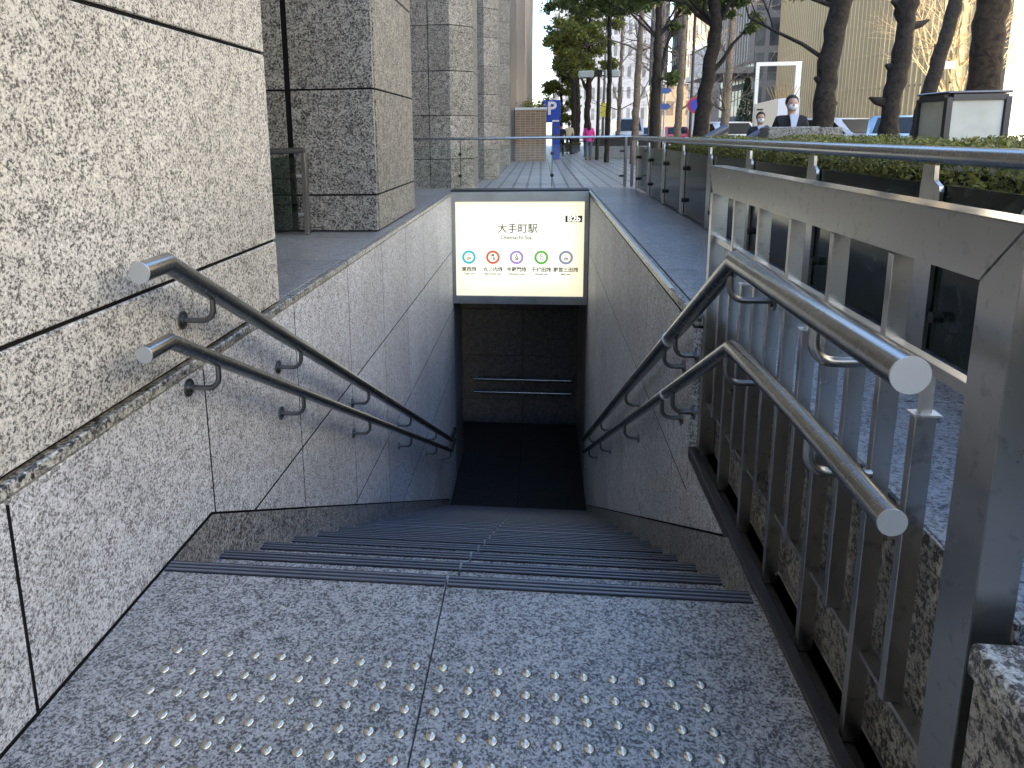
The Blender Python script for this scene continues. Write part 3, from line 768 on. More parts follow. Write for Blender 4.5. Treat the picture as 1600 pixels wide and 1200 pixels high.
# ================================================================ STREET
def skinned(name, verts, edges, radii, mt, parent, root=0, sub=2):
    me = bpy.data.meshes.new(name); me.from_pydata(verts, edges, []); o = bpy.data.objects.new(name, me); C.objects.link(o)
    sm = o.modifiers.new('s', 'SKIN'); sm.use_smooth_shade = True
    for i, v in enumerate(me.skin_vertices[0].data):
        r = radii[i]; v.radius = r if isinstance(r, tuple) else (r, r); v.use_root = (i == root)
    ss = o.modifiers.new('u', 'SUBSURF'); ss.levels = sub; ss.render_levels = sub
    bpy.context.view_layer.update()
    nm = bpy.data.meshes.new_from_object(o.evaluated_get(bpy.context.evaluated_depsgraph_get()))
    nm.materials.clear(); nm.materials.append(mt)
    for p in nm.polygons: p.use_smooth = True
    bpy.data.objects.remove(o)
    q = bpy.data.objects.new(name, nm); C.objects.link(q); q.parent = parent
    return q
SK = mat('skin', (.50, .33, .24), .55); HR = mat('dark_hair', (.02, .015, .012), .6)
MK = mat('white_mask', (.8, .82, .82), .7); SHI = mat('pale_blue_shirt', (.55, .62, .8), .7)
def person(label, loc, rz, h, top, legs, mask=False, shirt=False, longhair=False, hem=None, stride=.16, bag=False, bulk=1.0):
    t = thing('person', label, 'person', loc, rz, None); k = h/1.72
    def S(l): return [(x*k, y*k, z*k) for x, y, z in l]
    # facing -Y.  pelvis, spine, chest, neck, head
    s = stride
    V = S([(0,0,.93),(0,0,1.12),(0,-.01,1.33),(0,0,1.47),(0,-.015,1.56),(0,-.02,1.66),
           (-.09,-.01,.88),(-.10,-s*.6,.50),(-.10,-s*.9,.09),(-.10,-s*.9-.13,.04),
           (.09,-.01,.88),(.10,s*.3,.50),(.10,s*1.2,.11),(.10,s*1.2-.12,.04),
           (-.175,0,1.39),(-.235,.03,1.12),(-.22,-.06,.90),(-.215,-.09,.82),
           (.175,0,1.39),(.235,-.01,1.12),(.225,-.09,.90),(.22,-.12,.82)])
    E = [(0,1),(1,2),(2,3),(3,4),(4,5),(0,6),(6,7),(7,8),(8,9),(0,10),(10,11),(11,12),(12,13),(2,14),(14,15),(15,16),(16,17),(2,18),(18,19),(19,20),(20,21)]
    rr = [.12,.115,.13,.05,.075,.065,.085,.058,.04,.032,.085,.058,.04,.032,.055,.042,.03,.026,.055,.042,.03,.026]
    skinned('body', V, E, [(a*k*.98, a*k*.85) for a in rr], SK, t)
    # head shape, face
    m = MB(); m.ball((0, -.02*k, 1.615*k), .098*k, 3, (.80, .95, 1.16)); m.tube([(0, -.105*k, 1.625*k), (0, -.128*k, 1.60*k), (0, -.105*k, 1.59*k)], [.008, .014, .012], 8)
    m.ball((-.075*k, -.01*k, 1.61*k), .022*k, 1, (.4, .7, 1.3)); m.ball((.075*k, -.01*k, 1.61*k), .022*k, 1, (.4, .7, 1.3)); m.build('head', SK, t)
    m = MB()
    for x in (-.03, .03): m.ball((x*k, -.108*k, 1.635*k), .010*k, 1, (1.4, .5, .7))
    m.build('eye', HR, t)
    m = MB(); m.ball((0, .012*k, 1.655*k), .108*k, 3, (.86, .98, 1.0))
    for v in list(m.bm.verts):
        if v.co.y < -.055*k and v.co.z < 1.69*k: v.co.y = -.045*k
        if v.co.z < 1.60*k and not longhair: v.co.z = 1.60*k+(v.co.z-1.60*k)*.3
    if longhair: m.tube([(0, .05*k, 1.66*k), (0, .085*k, 1.55*k), (0, .10*k, 1.42*k), (0, .10*k, 1.34*k)], [.09*k, .095*k, .085*k, .03*k], 14)
    m.build('hair', HR, t)
    if mask:
        m = MB(); m.ball((0, -.060*k, 1.585*k), .068*k, 2, (1.0, 1.0, .86)); m.build('face_mask', MK, t)
    b = bulk
    VJ = [V[i] for i in (0,1,2,3,14,15,16,18,19,20)]
    hemz = (hem or .82)*k
    VJ[0] = (0, 0, .88*k); VJ.append((0, 0, hemz)); VJ[3] = (0, .005*k, 1.455*k)
    EJ = [(10,0),(0,1),(1,2),(2,3),(2,4),(4,5),(5,6),(2,7),(7,8),(8,9)]
    rj = [.155*b,.145*b,.15*b,.062,.075*b,.06*b,.048*b,.075*b,.06*b,.048*b,.165*b]
    skinned('jacket', VJ, EJ, [(a*k, a*k*.86) for a in rj], top, t, root=1)
    VT = [V[i] for i in (0,6,7,8,10,11,12)]
    skinned('trousers', VT, [(0,1),(1,2),(2,3),(0,4),(4,5),(5,6)], [(a*k, a*k) for a in (.12,.095,.072,.055,.095,.072,.055)], legs, t)
    for ix in (8, 12):
        x, y, zz = V[ix]; m = MB(); m.ball((x, y-.06*k, .045*k), .055*k, 2, (.8, 2.2, .75)); m.build('shoe', HR, t)
    if shirt:
        m = MB()
        m.prism([(-.062*k, 0, 1.455*k), (0, 0, 1.12*k), (.062*k, 0, 1.455*k), (.03*k, 0, 1.475*k), (-.03*k, 0, 1.475*k)], (0, .03, 0)); q = m.build('shirt_front', SHI, t); q.location = (0, -.162*k*(1+(bulk-1)*.75), 0)
    if bag:
        m = MB(); m.box((-.15*k, .10*k, 1.05*k), (.15*k, .22*k, 1.40*k), 0, .03); m.build('backpack', mat('bag_black', (.02, .02, .022), .7), t)
    return t
BK = mat('black_cloth', (.012, .012, .015), .85); NV = mat('navy_cloth', (.015, .02, .035), .8)
PK = mat('pink_jacket', (.75, .05, .35), .7); JE = mat('blue_jeans', (.10, .14, .2), .8); CR = mat('cream_coat', (.65, .6, .45), .8)
person('man in black coat, pale shirt and white mask behind the stone block', (3.40, 10.5, 0), R(-4), 1.575, BK, BK, mask=True, shirt=True, bulk=1.26)
person('woman in dark jacket, pale blouse and white mask, left of the man in the coat', (3.80, 13.3, 0), R(-10), 1.43, NV, BK, mask=True, shirt=True, bulk=1.08)
person('person with long dark hair in a bright pink jacket and jeans walking away', (2.02, 31.5, 0), R(184), 1.60, PK, JE, longhair=True, stride=.05, bulk=1.15)
person('distant walker in dark clothes beside the blue parking sign', (1.02, 37.5, 0), R(175), 1.62, NV, BK, bag=True)
person('distant walker in a cream coat, right of the one in dark clothes', (1.55, 41, 0), R(180), 1.72, CR, BK)

# brick planter, parking sign
bk = thing('brick_planter', 'brown brick planter box beside the farthest pier', 'planter', (-1.08, 31.0, 0))
bm_ = mat('brown_brick', (.3, .2, .13), .8); br = N(bm_, 'ShaderNodeTexBrick', Scale=1.0)
mp = N(bm_, 'ShaderNodeMapping'); mp.inputs['Rotation'].default_value = (PI/2, 0, 0); L(bm_, coord(bm_), mp.inputs[0]); L(bm_, mp.outputs[0], br.inputs['Vector'])
br.inputs['Color1'].default_value = (.32, .21, .13, 1); br.inputs['Color2'].default_value = (.24, .16, .10, 1); br.inputs['Mortar'].default_value = (.42, .36, .28, 1)
br.inputs['Brick Width'].default_value = .21; br.inputs['Row Height'].default_value = .1; br.inputs['Mortar Size'].default_value = .012; br.offset = .0
L(bm_, br.outputs[0], B(bm_).inputs['Base Color'])
m = MB(); m.box((0, 0, 0), (1.30, 1.6, 2.12)); m.build('wall', bm_, bk)
m = MB(); m.box((-.02, -.03, 2.123), (1.33, 1.63, 2.22), 0, .01); m.build('cap', M_['white_metal'], bk)
t = thing('shrub', 'yellowish shrub on top of the brick planter', 'shrub', (-.5, 31.8, 2.2))
m = MB(); leaves(m, [(rnd.gauss(0, .28), rnd.gauss(0, .28), abs(rnd.gauss(.1, .16))) for i in range(500)], .06); m.build('foliage', leafmat('yellow_leaf', (.14, .15, .04), (.45, .42, .15)), t)
m = MB()
for i in range(7): m.tube([(0, 0, 0), (rnd.uniform(-.3, .3), rnd.uniform(-.3, .3), rnd.uniform(.1, .4))], .008, 5)
m.build('stem', M_['bark'], t)
bl = mat('sign_blue', (.012, .06, .45), .5)
ps = thing('parking_sign', 'blue parking sign pillar with a white letter P', 'sign', (.50, 33.2, 0))
m = MB(); m.box((-.42, -.12, 1.62), (.42-.06, .06, 2.60), 0, .02); m.build('panel', bl, ps)
m = MB(); m.box((-.02, -.1, 0), (.34, .04, 1.615), 0, .02); m.build('pillar', bl, ps)
m = MB(); m.box((-.01, -.104, .88), (.33, -.1005, 1.12)); m.box((-.01, -.104, 1.38), (.3, -.1005, 1.44)); m.box((0, -.104, 1.20), (.3, -.1005, 1.23)); m.build('white_band', mat('sign_dark', (.06, .07, .12), .5), ps)
m = MB(); m.box((0, -.128, 1.66), (.3, -.1205, 1.73)); m.build('white_line', M_['white_metal'], ps)
text('P', -.03, 2.22, .78, mat('sign_white', (.85, .85, .85), .5), ps, 'letter', y=-.122, bold=.022)

# low planter walls near the pink walker
lp = thing('low_wall', 'low grey granite planter wall with a black top beside the pink walker', 'wall', (2.0, 33.4, 0))
m = MB(); m.box((0, 0, 0), (3.0, .5, .55), 0, .01); m.build('wall', G['ledge'], lp)
m = MB(); m.box((.1, .05, .553), (3.0, .45, 1.02), 0, .01); m.build('top_box', M_['black'], lp)
t = hedge('ground_hedge', 'small yellow-green hedge patch left of the pink walker', 1.0, 2.2, 40.5, 41.5, .2, .62, 1500, .05, (1.6, 41, .2))

# ---------------------------------------------------------------- trees
def trunk_mesh(pts, rad, seg=10, knob=.0, mi=0):
    m = MB(); P = []; Rr = []
    # resample with wobble
    for (a, ra), (b, rb) in zip(zip(pts, rad), zip(pts[1:], rad[1:])):
        a = Vector(a); b = Vector(b); n = max(2, int((b-a).length/.14))
        for i in range(n):
            k = i/n; P.append(a.lerp(b, k)+Vector((rnd.gauss(0, .012), rnd.gauss(0, .012), 0))); Rr.append((ra+(rb-ra)*k)*(1+rnd.uniform(-.04, .05)+(knob*rnd.random() if rnd.random() < .3 else 0)))
    P.append(Vector(pts[-1])); Rr.append(rad[-1]); m.tube(P, Rr, seg)
    return m
def grow(m, p, d, ln, r, lev, droop=0, seg=5, spread=.55):
    d = d.normalized(); q = p; pts = [p]; rs = [r]
    n = 3
    for i in range(n):
        d = (d+Vector((rnd.gauss(0, .13), rnd.gauss(0, .13), rnd.gauss(.02, .1)-droop))).normalized()
        q = q+d*ln/n; pts.append(q); rs.append(r*(1-.55*(i+1)/n))
    m.tube(pts, rs, seg if lev > 1 else 4, caps=False)
    tips = [q]
    if lev > 0:
        for k in range(rnd.choice((2, 3, 3))):
            i = rnd.choice((1, 2, 3)); a = rnd.uniform(0, 6.28)
            o = d.orthogonal().normalized(); o.rotate(Matrix.Rotation(a, 3, d))
            tips += grow(m, pts[i], d*(1-spread*.5)+o*spread, ln*rnd.uniform(.55, .8), rs[i]*.7, lev-1, droop, seg, spread)
    return tips
def tree(name, label, x, y, pts, rad, limbs, bark, leaf=None, nleaf=0, lsize=.06, clump=.35, knob=0, lev=3, group='street trees', spread=.6, stubs=(), extra=()):
    """pts in local coords; limbs: (start index, direction, length, radius)"""
    t = thing(name, label, 'tree', (x, y, 0), 0, group)
    m = trunk_mesh(pts, rad, 12, knob)
    for (z, ang, l_) in stubs:
        c = Vector((0, 0, z)); i = min(range(len(pts)), key=lambda q: abs(pts[q][2]-z)); c.x, c.y = pts[i][0], pts[i][1]
        m.tube([c, c+Vector((math.cos(ang)*l_*.7, math.sin(ang)*l_*.7, l_*.15)), c+Vector((math.cos(ang)*l_, math.sin(ang)*l_, l_*.3))], [rad[i]*.7, rad[i]*.45, rad[i]*.15], 8)
    m.build('trunk', bark, t)
    tips = []; m = MB()
    for i, d, l_, r in limbs:
        tips += grow(m, Vector(pts[i]), Vector(d), l_, r, lev, 0, 6, spread)
    if len(limbs) == 2:
        m.bm.free()
        for i, d, l_, r in limbs:
            m = MB(); grow(m, Vector(pts[i]), Vector(d), l_, r, lev, 0, 6, spread); m.build('limb', bark, t)
    else: m.build('limbs', bark, t)
    if leaf:
        m = MB(); pp = []
        cl = [(tp, rnd.uniform(.6, 1.4)) for tp in tips]+[(Vector(e[:3]), e[3]/clump) for e in extra]
        wts = [s**2 for _, s in cl]; tot = sum(wts)
        for (tp, s), ww in zip(cl, wts):
            for k in range(int(nleaf*ww/tot)):
                v = Vector((rnd.gauss(0, 1), rnd.gauss(0, 1), rnd.gauss(0, .6)))*clump*.55*s
                pp.append(tp+v)
        leaves(m, pp, lsize, .5); m.build('crown', leaf, t)
    return t
V3 = Vector
def leafy(label, x, y, pts, rad, blobs, n, ls, lf, bark=None):
    """crown built of separate leaf clumps, each carried by its own limb"""
    bark = bark or M_['bark']
    t = thing('street_tree', label, 'tree', (x, y, 0), 0, 'street trees')
    trunk_mesh(pts, rad, 12, .03).build('trunk', bark, t)
    m = MB(); lv = MB(); tot = sum(b[4]**2*b[5] for b in blobs); pp = []
    for bx, by, bz, frm, r, dens in blobs:
        p0 = Vector(pts[frm]); p1 = Vector((bx, by, bz)); d = p1-p0
        mid = p0+d*.45+Vector((rnd.gauss(0, .1), rnd.gauss(0, .1), d.length*.12)); r0 = rad[frm]*.42
        m.tube([p0, p0.lerp(mid, .5)+Vector((rnd.gauss(0,.05),0,rnd.gauss(0,.04))), mid, p1], [r0, r0*.8, r0*.6, r0*.25], 7, caps=False)
        for k in range(9):
            q = Vector((rnd.gauss(0, 1), rnd.gauss(0, 1), rnd.gauss(.15, .8))).normalized()*r*rnd.uniform(.6, 1.0)
            a_ = mid.lerp(p1, rnd.uniform(.2, 1)); m.tube([a_, a_.lerp(p1+q, .5)+Vector((rnd.gauss(0,.06),)*3), p1+q], [r0*.3, r0*.2, r0*.08], 4, caps=False)
            # tight spray of leaves at each twig end
            c = int(n*r*r*dens/tot/9)
            for _ in range(c):
                pp.append(p1+q*rnd.uniform(.75, 1.08)+Vector((rnd.gauss(0, .24), rnd.gauss(0, .24), rnd.gauss(0, .12)))*r)
    m.build('limbs', bark, t); leaves(lv, pp, ls, .5); lv.build('crown', lf, t)
    return t
leafy('leafy evergreen tree with a thick leaning dark trunk, behind the no-parking sign', 3.2, 15,
     [(-.08,0,0),(-.08,0,.9),(.05,0,2.2),(.14,0,3.1),(.05,0,4.4),(.0,0,6)], [.17,.15,.13,.12,.10,.05],
     [(-1.1,.1,4.0,3,.45,1),(-.5,-.3,4.3,3,.55,1),(.5,.2,4.1,4,.5,.8),(1.0,-.2,3.9,3,.42,.8),(-1.5,.2,4.5,4,.5,1),(.1,0,4.9,4,.6,1),(.95,0,4.8,4,.6,1),(.8,0,3.15,2,.25,.6),(-.2,.2,4.6,4,.55,1),(-1.8,0,4.35,4,.45,1),(1.45,.2,4.4,4,.5,1),(-.9,.1,4.75,4,.5,1),(-1.35,.2,3.75,3,.38,.9),(.45,.1,3.55,3,.32,.8),(1.6,0,4.0,4,.4,.9)], 22000, .06, M_['leaf'])
leafy('leafy evergreen tree whose dark trunk forks into a wide V', 3.62, 24,
     [(-.05,0,0),(-.02,0,1.2),(.0,0,2.75),(-.03,0,4.0),(.0,0,5.6),(.0,0,7.5)], [.18,.16,.15,.10,.09,.04],
     [(.75,0,5.3,2,.5,1),(-1.4,0,5.1,3,.55,1),(-.6,.2,5.6,4,.6,1),(.3,0,5.9,4,.6,1),(1.3,0,5.7,3,.55,1),(-1.9,0,5.8,4,.6,1),(.45,-.2,2.75,2,.30,.8),(.5,0,4.3,2,.28,.5),(1.9,0,5.6,3,.5,1),(-1.1,0,6.2,4,.6,1),(2.3,.1,6.1,4,.6,1),(-2.3,.1,5.3,3,.45,.9),(1.2,0,4.9,3,.4,.8)], 19000, .075, M_['leaf'])
leafy('large evergreen street tree with a slim trunk above the pink walker', 2.25, 36,
     [(0,0,0),(-.05,0,1.5),(.0,0,3),(.05,0,5),(0,0,7)], [.17,.15,.14,.11,.05],
     [(-1.0,0,4.6,2,.75,1.1),(-.9,0,5.9,3,.8,1.1),(-.1,.2,6.4,3,.75,1),(.45,0,5.3,3,.6,.9),(-.35,-.3,4.1,2,.65,1),(.9,0,4.3,2,.45,.8),(-1.7,0,5.2,3,.5,1),(-.3,0,5.2,3,.7,1.1),(1.1,.2,6.3,3,.5,.7)], 17000, .09, M_['leaf2'])
leafy('olive green round street tree just right of the blue parking sign', 1.2, 46,
     [(0,0,0),(0,0,1.3),(.05,0,2.5),(0,0,4)], [.16,.14,.12,.05],
     [(-.3,0,3.7,2,.85,1),(.3,0,2.5,1,.75,1),(-.6,0,2.7,1,.65,1),(.5,0,4.5,3,.6,1),(.0,0,4.9,3,.6,1),(.7,0,3.5,2,.6,1)], 9000, .1, M_['leaf2'])
for (x, y, g_) in ((1.75, 41.5, 0), (2.05, 44, 1), (2.45, 50, 2)):
    leafy(('thin dark trunk tree left of the pink walker, first of the trunk cluster', 'thin dark trunk tree in the middle of the distant trunk cluster', 'thin far trunk tree right of the distant trunk cluster')[g_], x, y,
         [(0,0,0),(.05,0,2.5),(-.05,0,5),(0,0,7.5)], [.15,.13,.1,.04],
         [(-.6,0,5.0,1,.55,1),(.5,0,5.6,2,.6,1),(0,0,6.5,2,.7,1),(-.9,0,6.6,2,.6,1)], 3500, .1, M_['leaf'])
leafy('leafy evergreen whose high crown touches the picture top beside the twin lamp', 2.55, 29,
     [(0,0,0),(.05,0,2.5),(0,0,5.4),(0,0,8)], [.10,.09,.08,.05],
     [(-2.0,-.3,6.2,2,.65,1),(-1.1,0,6.0,2,.65,1),(-.2,0,6.2,2,.7,1),(.8,0,6.1,2,.7,1),(1.6,0,6.3,2,.6,1),(-1.5,0,7.0,2,.8,1),(.2,0,7.2,3,.8,1),(-2.5,0,6.9,2,.6,1)], 17000, .08, M_['leaf'])
# bare trees
def bare(label, x, y, r0, hgt, lean, bark, lev=4, group='bare street trees', low=1.6, n=8, ll=1.5):
    pts = [(0,0,0),(lean*.2,0,hgt*.25),(lean*.5,0,hgt*.5),(lean*.8,0,hgt*.75),(lean,0,hgt)]
    rad = [r0, r0*.9, r0*.75, r0*.55, r0*.25]
    limbs = []
    for i in range(n):
        a = rnd.uniform(0, 6.28); ix = rnd.choice((1, 2, 2, 3, 3, 4)); limbs.append((ix, (math.cos(a), math.sin(a)*.7, rnd.uniform(.35, .9)), ll*rnd.uniform(.7, 1.2), r0*.28))
    return tree('bare_tree', label, x, y, pts, rad, limbs, bark, None, lev=lev, group=group, spread=.75)
bare('bare pale-trunked tree left of the forked evergreen', 3.42, 27.5, .14, 8, .15, M_['bark2'])
bare('bare pale-trunked tree between the forked evergreen and the no-parking sign', 4.95, 27.5, .14, 7.5, .1, M_['bark2'])
bare('bare thin tree right of the leaning leafy trunk, with one knot', 6.25, 26, .15, 7, .1, M_['bark2'])
for i, (x, y, h_, lab) in enumerate(((3.9, 38, 9, 'distant bare tree just left of the first bare tree'), (5.6, 36, 8, 'bare tree seen just left of the no-parking sign'), (6.3, 44, 9, 'twiggy bare tree behind the no-parking pole'), (8.6, 40, 9, 'twiggy bare tree against the grey stone block'), (4.6, 56, 11, 'far bare tree down the avenue behind the white van'), (7.2, 33, 7.5, 'slim bare tree right of the leaning leafy trunk'))):
    bare(lab, x, y, .11, h_, .1, M_['bark2'], lev=4, n=12, ll=1.9)
# T7..T10 dark near trunks
tree('street_tree', 'thick dark trunk with fine bare twigs right behind the man in the coat', 4.54, 12.5,
     [(0,0,0),(0,0,1.4),(.02,0,2.2),(.12,0,3.0),(.16,0,4.6),(.2,0,7)], [.17,.155,.15,.15,.14,.1],
     [(2,(-1,.1,.55),1.5,.04),(3,(-1,-.1,.5),1.7,.04),(3,(-.8,.3,.8),1.5,.035),(4,(-1,0,.6),1.6,.04),(4,(.6,.3,.7),1.5,.04)], M_['bark'], None, lev=4, knob=.12, stubs=((1.9, PI, .2), (1.5, .2, .22)))
tree('street_tree', 'dark knobbly trunk with broken branch stubs beside the blue car', 5.78, 13,
     [(-.02,0,0),(0,0,1.1),(.0,0,1.6),(.10,0,2.2),(.10,0,2.7),(.12,0,3.4),(.16,0,4.6),(.2,0,7)], [.16,.13,.14,.15,.12,.15,.15,.11],
     [(6,(-.4,.1,1),1.2,.04),(6,(.5,.3,.8),1.2,.04)], M_['bark'], None, knob=.25, lev=2, stubs=((1.55, PI, .34), (2.75, .1, .38), (3.1, PI-.1, .26), (2.1, PI, .24), (3.5, 0, .22)))
tree('street_tree', 'leaning dark trunk above the left side of the lantern', 7.85, 16,
     [(-.2,0,0),(-.1,0,1.5),(.1,0,2.5),(.30,0,3.6),(.45,0,5),(.6,0,7)], [.15,.14,.13,.12,.11,.07],
     [(5,(.3,0,1),1,.04)], M_['bark'], None, lev=1, knob=.1)
tree('street_tree', 'thickest brown trunk rising directly above the lantern', 5.12, 9.2,
     [(.02,0,0),(0,0,1.4),(-.04,0,2.0),(-.05,0,2.6),(.0,0,3.4),(.05,0,5)], [.175,.165,.16,.155,.155,.13],
     [(5,(.3,0,1),1,.05)], barkmat('brown_bark', (.018, .012, .008), (.065, .045, .026)), None, lev=1, knob=.06)
# golden bare tree, sunlit
tree('bare_tree', 'sunlit golden bare tree fanning out behind the leaning trunk', 13.6, 26,
     [(0,0,0),(0,0,1.6),(0,0,3),(0,0,5),(0,0,7)], [.15,.14,.12,.08,.04],
     [(1,(math.cos(a)*.6, math.sin(a)*.4, 1), 3.2, .035) for a in [i*.7 for i in range(9)]]+[(2,(math.cos(a)*.8, math.sin(a)*.5, .8), 2.6, .03) for a in [i*.8+.3 for i in range(8)]]+[(3,(math.cos(a), math.sin(a)*.5, .9), 2.0, .025) for a in [i*.9 for i in range(7)]],
     M_['gold'], None, lev=4, group='bare street trees', spread=.45)
# small golden shrub behind the hoarding
t = thing('golden_shrub', 'small golden feathered shrub above the white hoarding', 'shrub', (6.3, 20.2, 0))
m = MB(); m.tube([(0,0,0),(0,0,1.75)], .03, 6); m.build('stem', M_['gold'], t); m = MB()
for k in range(11):
    a = (k-5)/5; m.tube([(0, 0, 1.45+.04*k % .3), (a*.25, .02, 1.9+.1*(1-abs(a))), (a*.42, .03, 2.25+.15*(1-abs(a)))], [.02, .016, .008], 5)
m.build('fronds', M_['gold'], t)

# ---------------------------------------------------------------- signs, lamps, hoarding
def lamp(label, x, y, h):
    t = thing('street_lamp', label, 'street lamp', (x, y, 0))
    m = MB(); m.tube([(0,0,0),(0,0,h)], [.085,.06], 12); m.build('pole', M_['black'], t)
    for s in (-1, 1):
        m = MB(); m.tube([(0,0,h-.05),(s*.55,0,h+.0)], .03, 8); m.build('arm', M_['black'], t)
        m = MB(); m.box((s*.55-.32, -.15, h-.1), (s*.55+.32, .15, h+.18), 0, .03); m.build('lamp_head', mat('lamp_head', (.45, .52, .53), .3), t)
    m = MB(); m.box((-.14,-.1,h+.0),(.14,.1,h+.22),0,.02); m.build('cap', M_['black'], t)
    return t
lamp('dark street lamp pole with two pale square heads', 2.42, 32, 3.55)
t = thing('no_parking_sign', 'round blue and red no-parking sign on a thin brown pole', 'sign', (4.72, 24, 0))
m = MB(); m.tube([(0,0,0),(-.02,0,7)], .045, 8); m.build('pole', mat('brown_pole', (.09, .05, .035), .6), t)
m = MB(); m.tube([(.12,-.07,1.96),(.12,-.055,1.96)], .26, 24); m.build('disc', mat('sign_red', (.45, .03, .05), .5), t)
m = MB(); m.tube([(.12,-.08,1.96),(.12,-.072,1.96)], .19, 24); m.build('disc_face', mat('sign_violet', (.05, .04, .4), .5), t)
t = thing('direction_sign', 'pair of small blue direction plates on a thin pole', 'sign', (5.2, 32, 0))
m = MB(); m.tube([(0,0,0),(0,0,3.2)], .04, 8); m.build('pole', M_['white_metal'], t)
for zz in (2.2, 2.85):
    m = MB(); m.prism([(-.2,-.06,zz-.12),(.12,-.06,zz-.12),(.26,-.06,zz),(.12,-.06,zz+.12),(-.2,-.06,zz+.12)], (0,.02,0)); m.build('plate', mat('sign_pale_blue', (.06, .12, .35), .5), t)
t = thing('yellow_sign', 'small yellow square sign right of the twin lamp', 'sign', (4.3, 50, 0))
m = MB(); m.tube([(0,0,0),(0,0,2.6)], .05, 8); m.build('pole', M_['black'], t)
m = MB(); m.box((-.35,-.1,2.2),(.35,-.06,3.1)); m.build('plate', mat('sign_yellow', (.8, .7, .05), .5), t)
t = thing('street_name_sign', 'small white plate on a pole above the blue car', 'sign', (9.05, 18, 0))
m = MB(); m.tube([(-.2,0,0),(-.2,0,3.0)], .04, 8); m.build('pole', M_['fence'], t)
m = MB(); m.box((-.19,-.05,2.45),(.24,-.02,2.62)); m.build('plate', M_['white_metal'], t)
t = thing('hoarding', 'pale site hoarding panels behind the two masked walkers', 'hoarding', (5.6, 20, 0))
m = MB(); m.prism([(-.05,0,0),(.52,0,0),(.52,0,1.95),(-.05,0,1.82)], (0,.06,0)); m.box((.0,-.01,1.66),(.16,-.001,1.70),1); m.build('panel', [mat('hoarding_cream', (.5,.47,.4), .6), M_['black']], t)
m = MB(); m.prism([(.525,0,0),(1.1,0.1,0),(1.1,.1,1.98),(.525,0,1.95)], (0,.06,0)); m.build('panel', mat('hoarding_white', (.55,.62,.72), .4), t)
t = thing('entrance_frame', 'thin white goalpost frame behind the man, in front of the dark building', 'frame', (8.35, 30, 0))
m = MB(); m.box((-.06,0,0),(.06,.1,3.6)); m.box((1.42,0,0),(1.62,.1,3.6)); m.build('post', M_['white_metal'], t)
m = MB(); m.box((-.06,0,3.602),(1.62,.1,3.74)); m.build('crossbar', M_['white_metal'], t)
t = thing('conifer', 'dark conical conifer against the grey stone wall', 'tree', (11.2, 42, 0))
m = MB(); m.tube([(0,0,0),(0,0,3.4)], [.1,.03], 8); m.build('trunk', M_['bark'], t)
m = MB(); pp = []
for i in range(3500):
    z_ = rnd.uniform(.6, 4.2); rr_ = .75*(1-(z_-.6)/3.9)*rnd.uniform(.6, 1.05); a = rnd.uniform(0, 6.28); pp.append((rr_*math.cos(a), rr_*math.sin(a), z_))
leaves(m, pp, .07); m.build('crown', leafmat('conifer_leaf', (.015, .03, .012), (.05, .08, .03)), t)

# ---------------------------------------------------------------- vehicles
GW = mat('car_window', (.015, .02, .025), .15, 0, .3); TY = mat('tyre', (.02, .02, .02), .8)
def car(name, label, cat, loc, rz, col, van=False, s=1.0):
    t = thing(name, label, cat, loc, rz, 'vehicles on the road')
    pt = mat('car_paint', col, .25, .0, .6); w_ = .86
    if van:
        pr = [(-2.2,.3),(2.2,.3),(2.25,.95),(2.05,1.1),(1.65,1.9),(-2.15,1.92),(-2.2,1.0)]; ho = [(1.95,1.14),(1.6,1.80),(-2.0,1.82),(-2.0,1.18)]
    else:
        pr = [(-2.2,.32),(2.15,.32),(2.25,.62),(2.1,.80),(1.25,.92),(.55,1.38),(-.9,1.42),(-1.7,1.0),(-2.2,.92)]; ho = [(1.1,.95),(.5,1.33),(-.85,1.36),(-1.5,1.0)]
    m = MB(); m.prism([(x, -w_, z) for x, z in pr], (0, 2*w_, 0)); bmesh.ops.bevel(m.bm, geom=m.bm.edges[:], offset=.07, segments=3, affect='EDGES')
    for f in m.bm.faces: f.smooth = True
    m.build('body', pt, t)
    for sy in (-1, 1):
        m = MB(); m.prism([(x, sy*(w_+.004), z) for x, z in ho], (0, sy*.006, 0)); m.build('side_window', GW, t)
    a, b = ((2.04, 1.16), (1.70, 1.82)) if van else ((1.2, .965), (.63, 1.34))
    m = MB(); m.prism([(a[0]+.01, -.72, a[1]), (a[0]+.01, .72, a[1]), (b[0]+.02, .62, b[1]), (b[0]+.02, -.62, b[1])], (.012, 0, .008)); m.build('windscreen', GW, t)
    m = MB()
    if van: m.prism([(-2.205, -.66, 1.2), (-2.205, .66, 1.2), (-2.19, .6, 1.75), (-2.19, -.6, 1.75)], (-.012, 0, 0))
    else: m.prism([(-1.66, -.66, 1.045), (-1.66, .66, 1.045), (-.98, .6, 1.395), (-.98, -.6, 1.395)], (-.012, 0, .012))
    m.build('rear_window', GW, t)
    for x in (-1.4, 1.4):
        for sy in (-1, 1):
            m = MB(); m.tube([(x, sy*.70, .33), (x, sy*.88, .33)], .33, 20); wh = m.build('wheel', TY, t)
            m = MB(); m.tube([(x, sy*.88, .33), (x, sy*.886, .33)], .2, 16); m.build('rim', M_['cap'], wh)
    for sy in (-1, 1):
        m = MB(); m.box((2.17, sy*.55-.17, .62), (2.262, sy*.55+.17, .76), 0, .01); m.build('headlight', mat('lamp_lens', (.8, .8, .78), .2), t)
        m = MB(); m.box((-2.235, sy*.62-.14, .72), (-2.19, sy*.62+.14, .88), 0, .01); m.build('tail_light', mat('tail_red', (.5, .02, .02), .3), t)
    t.scale = (1.05, 1.05, 1.22)
    return t
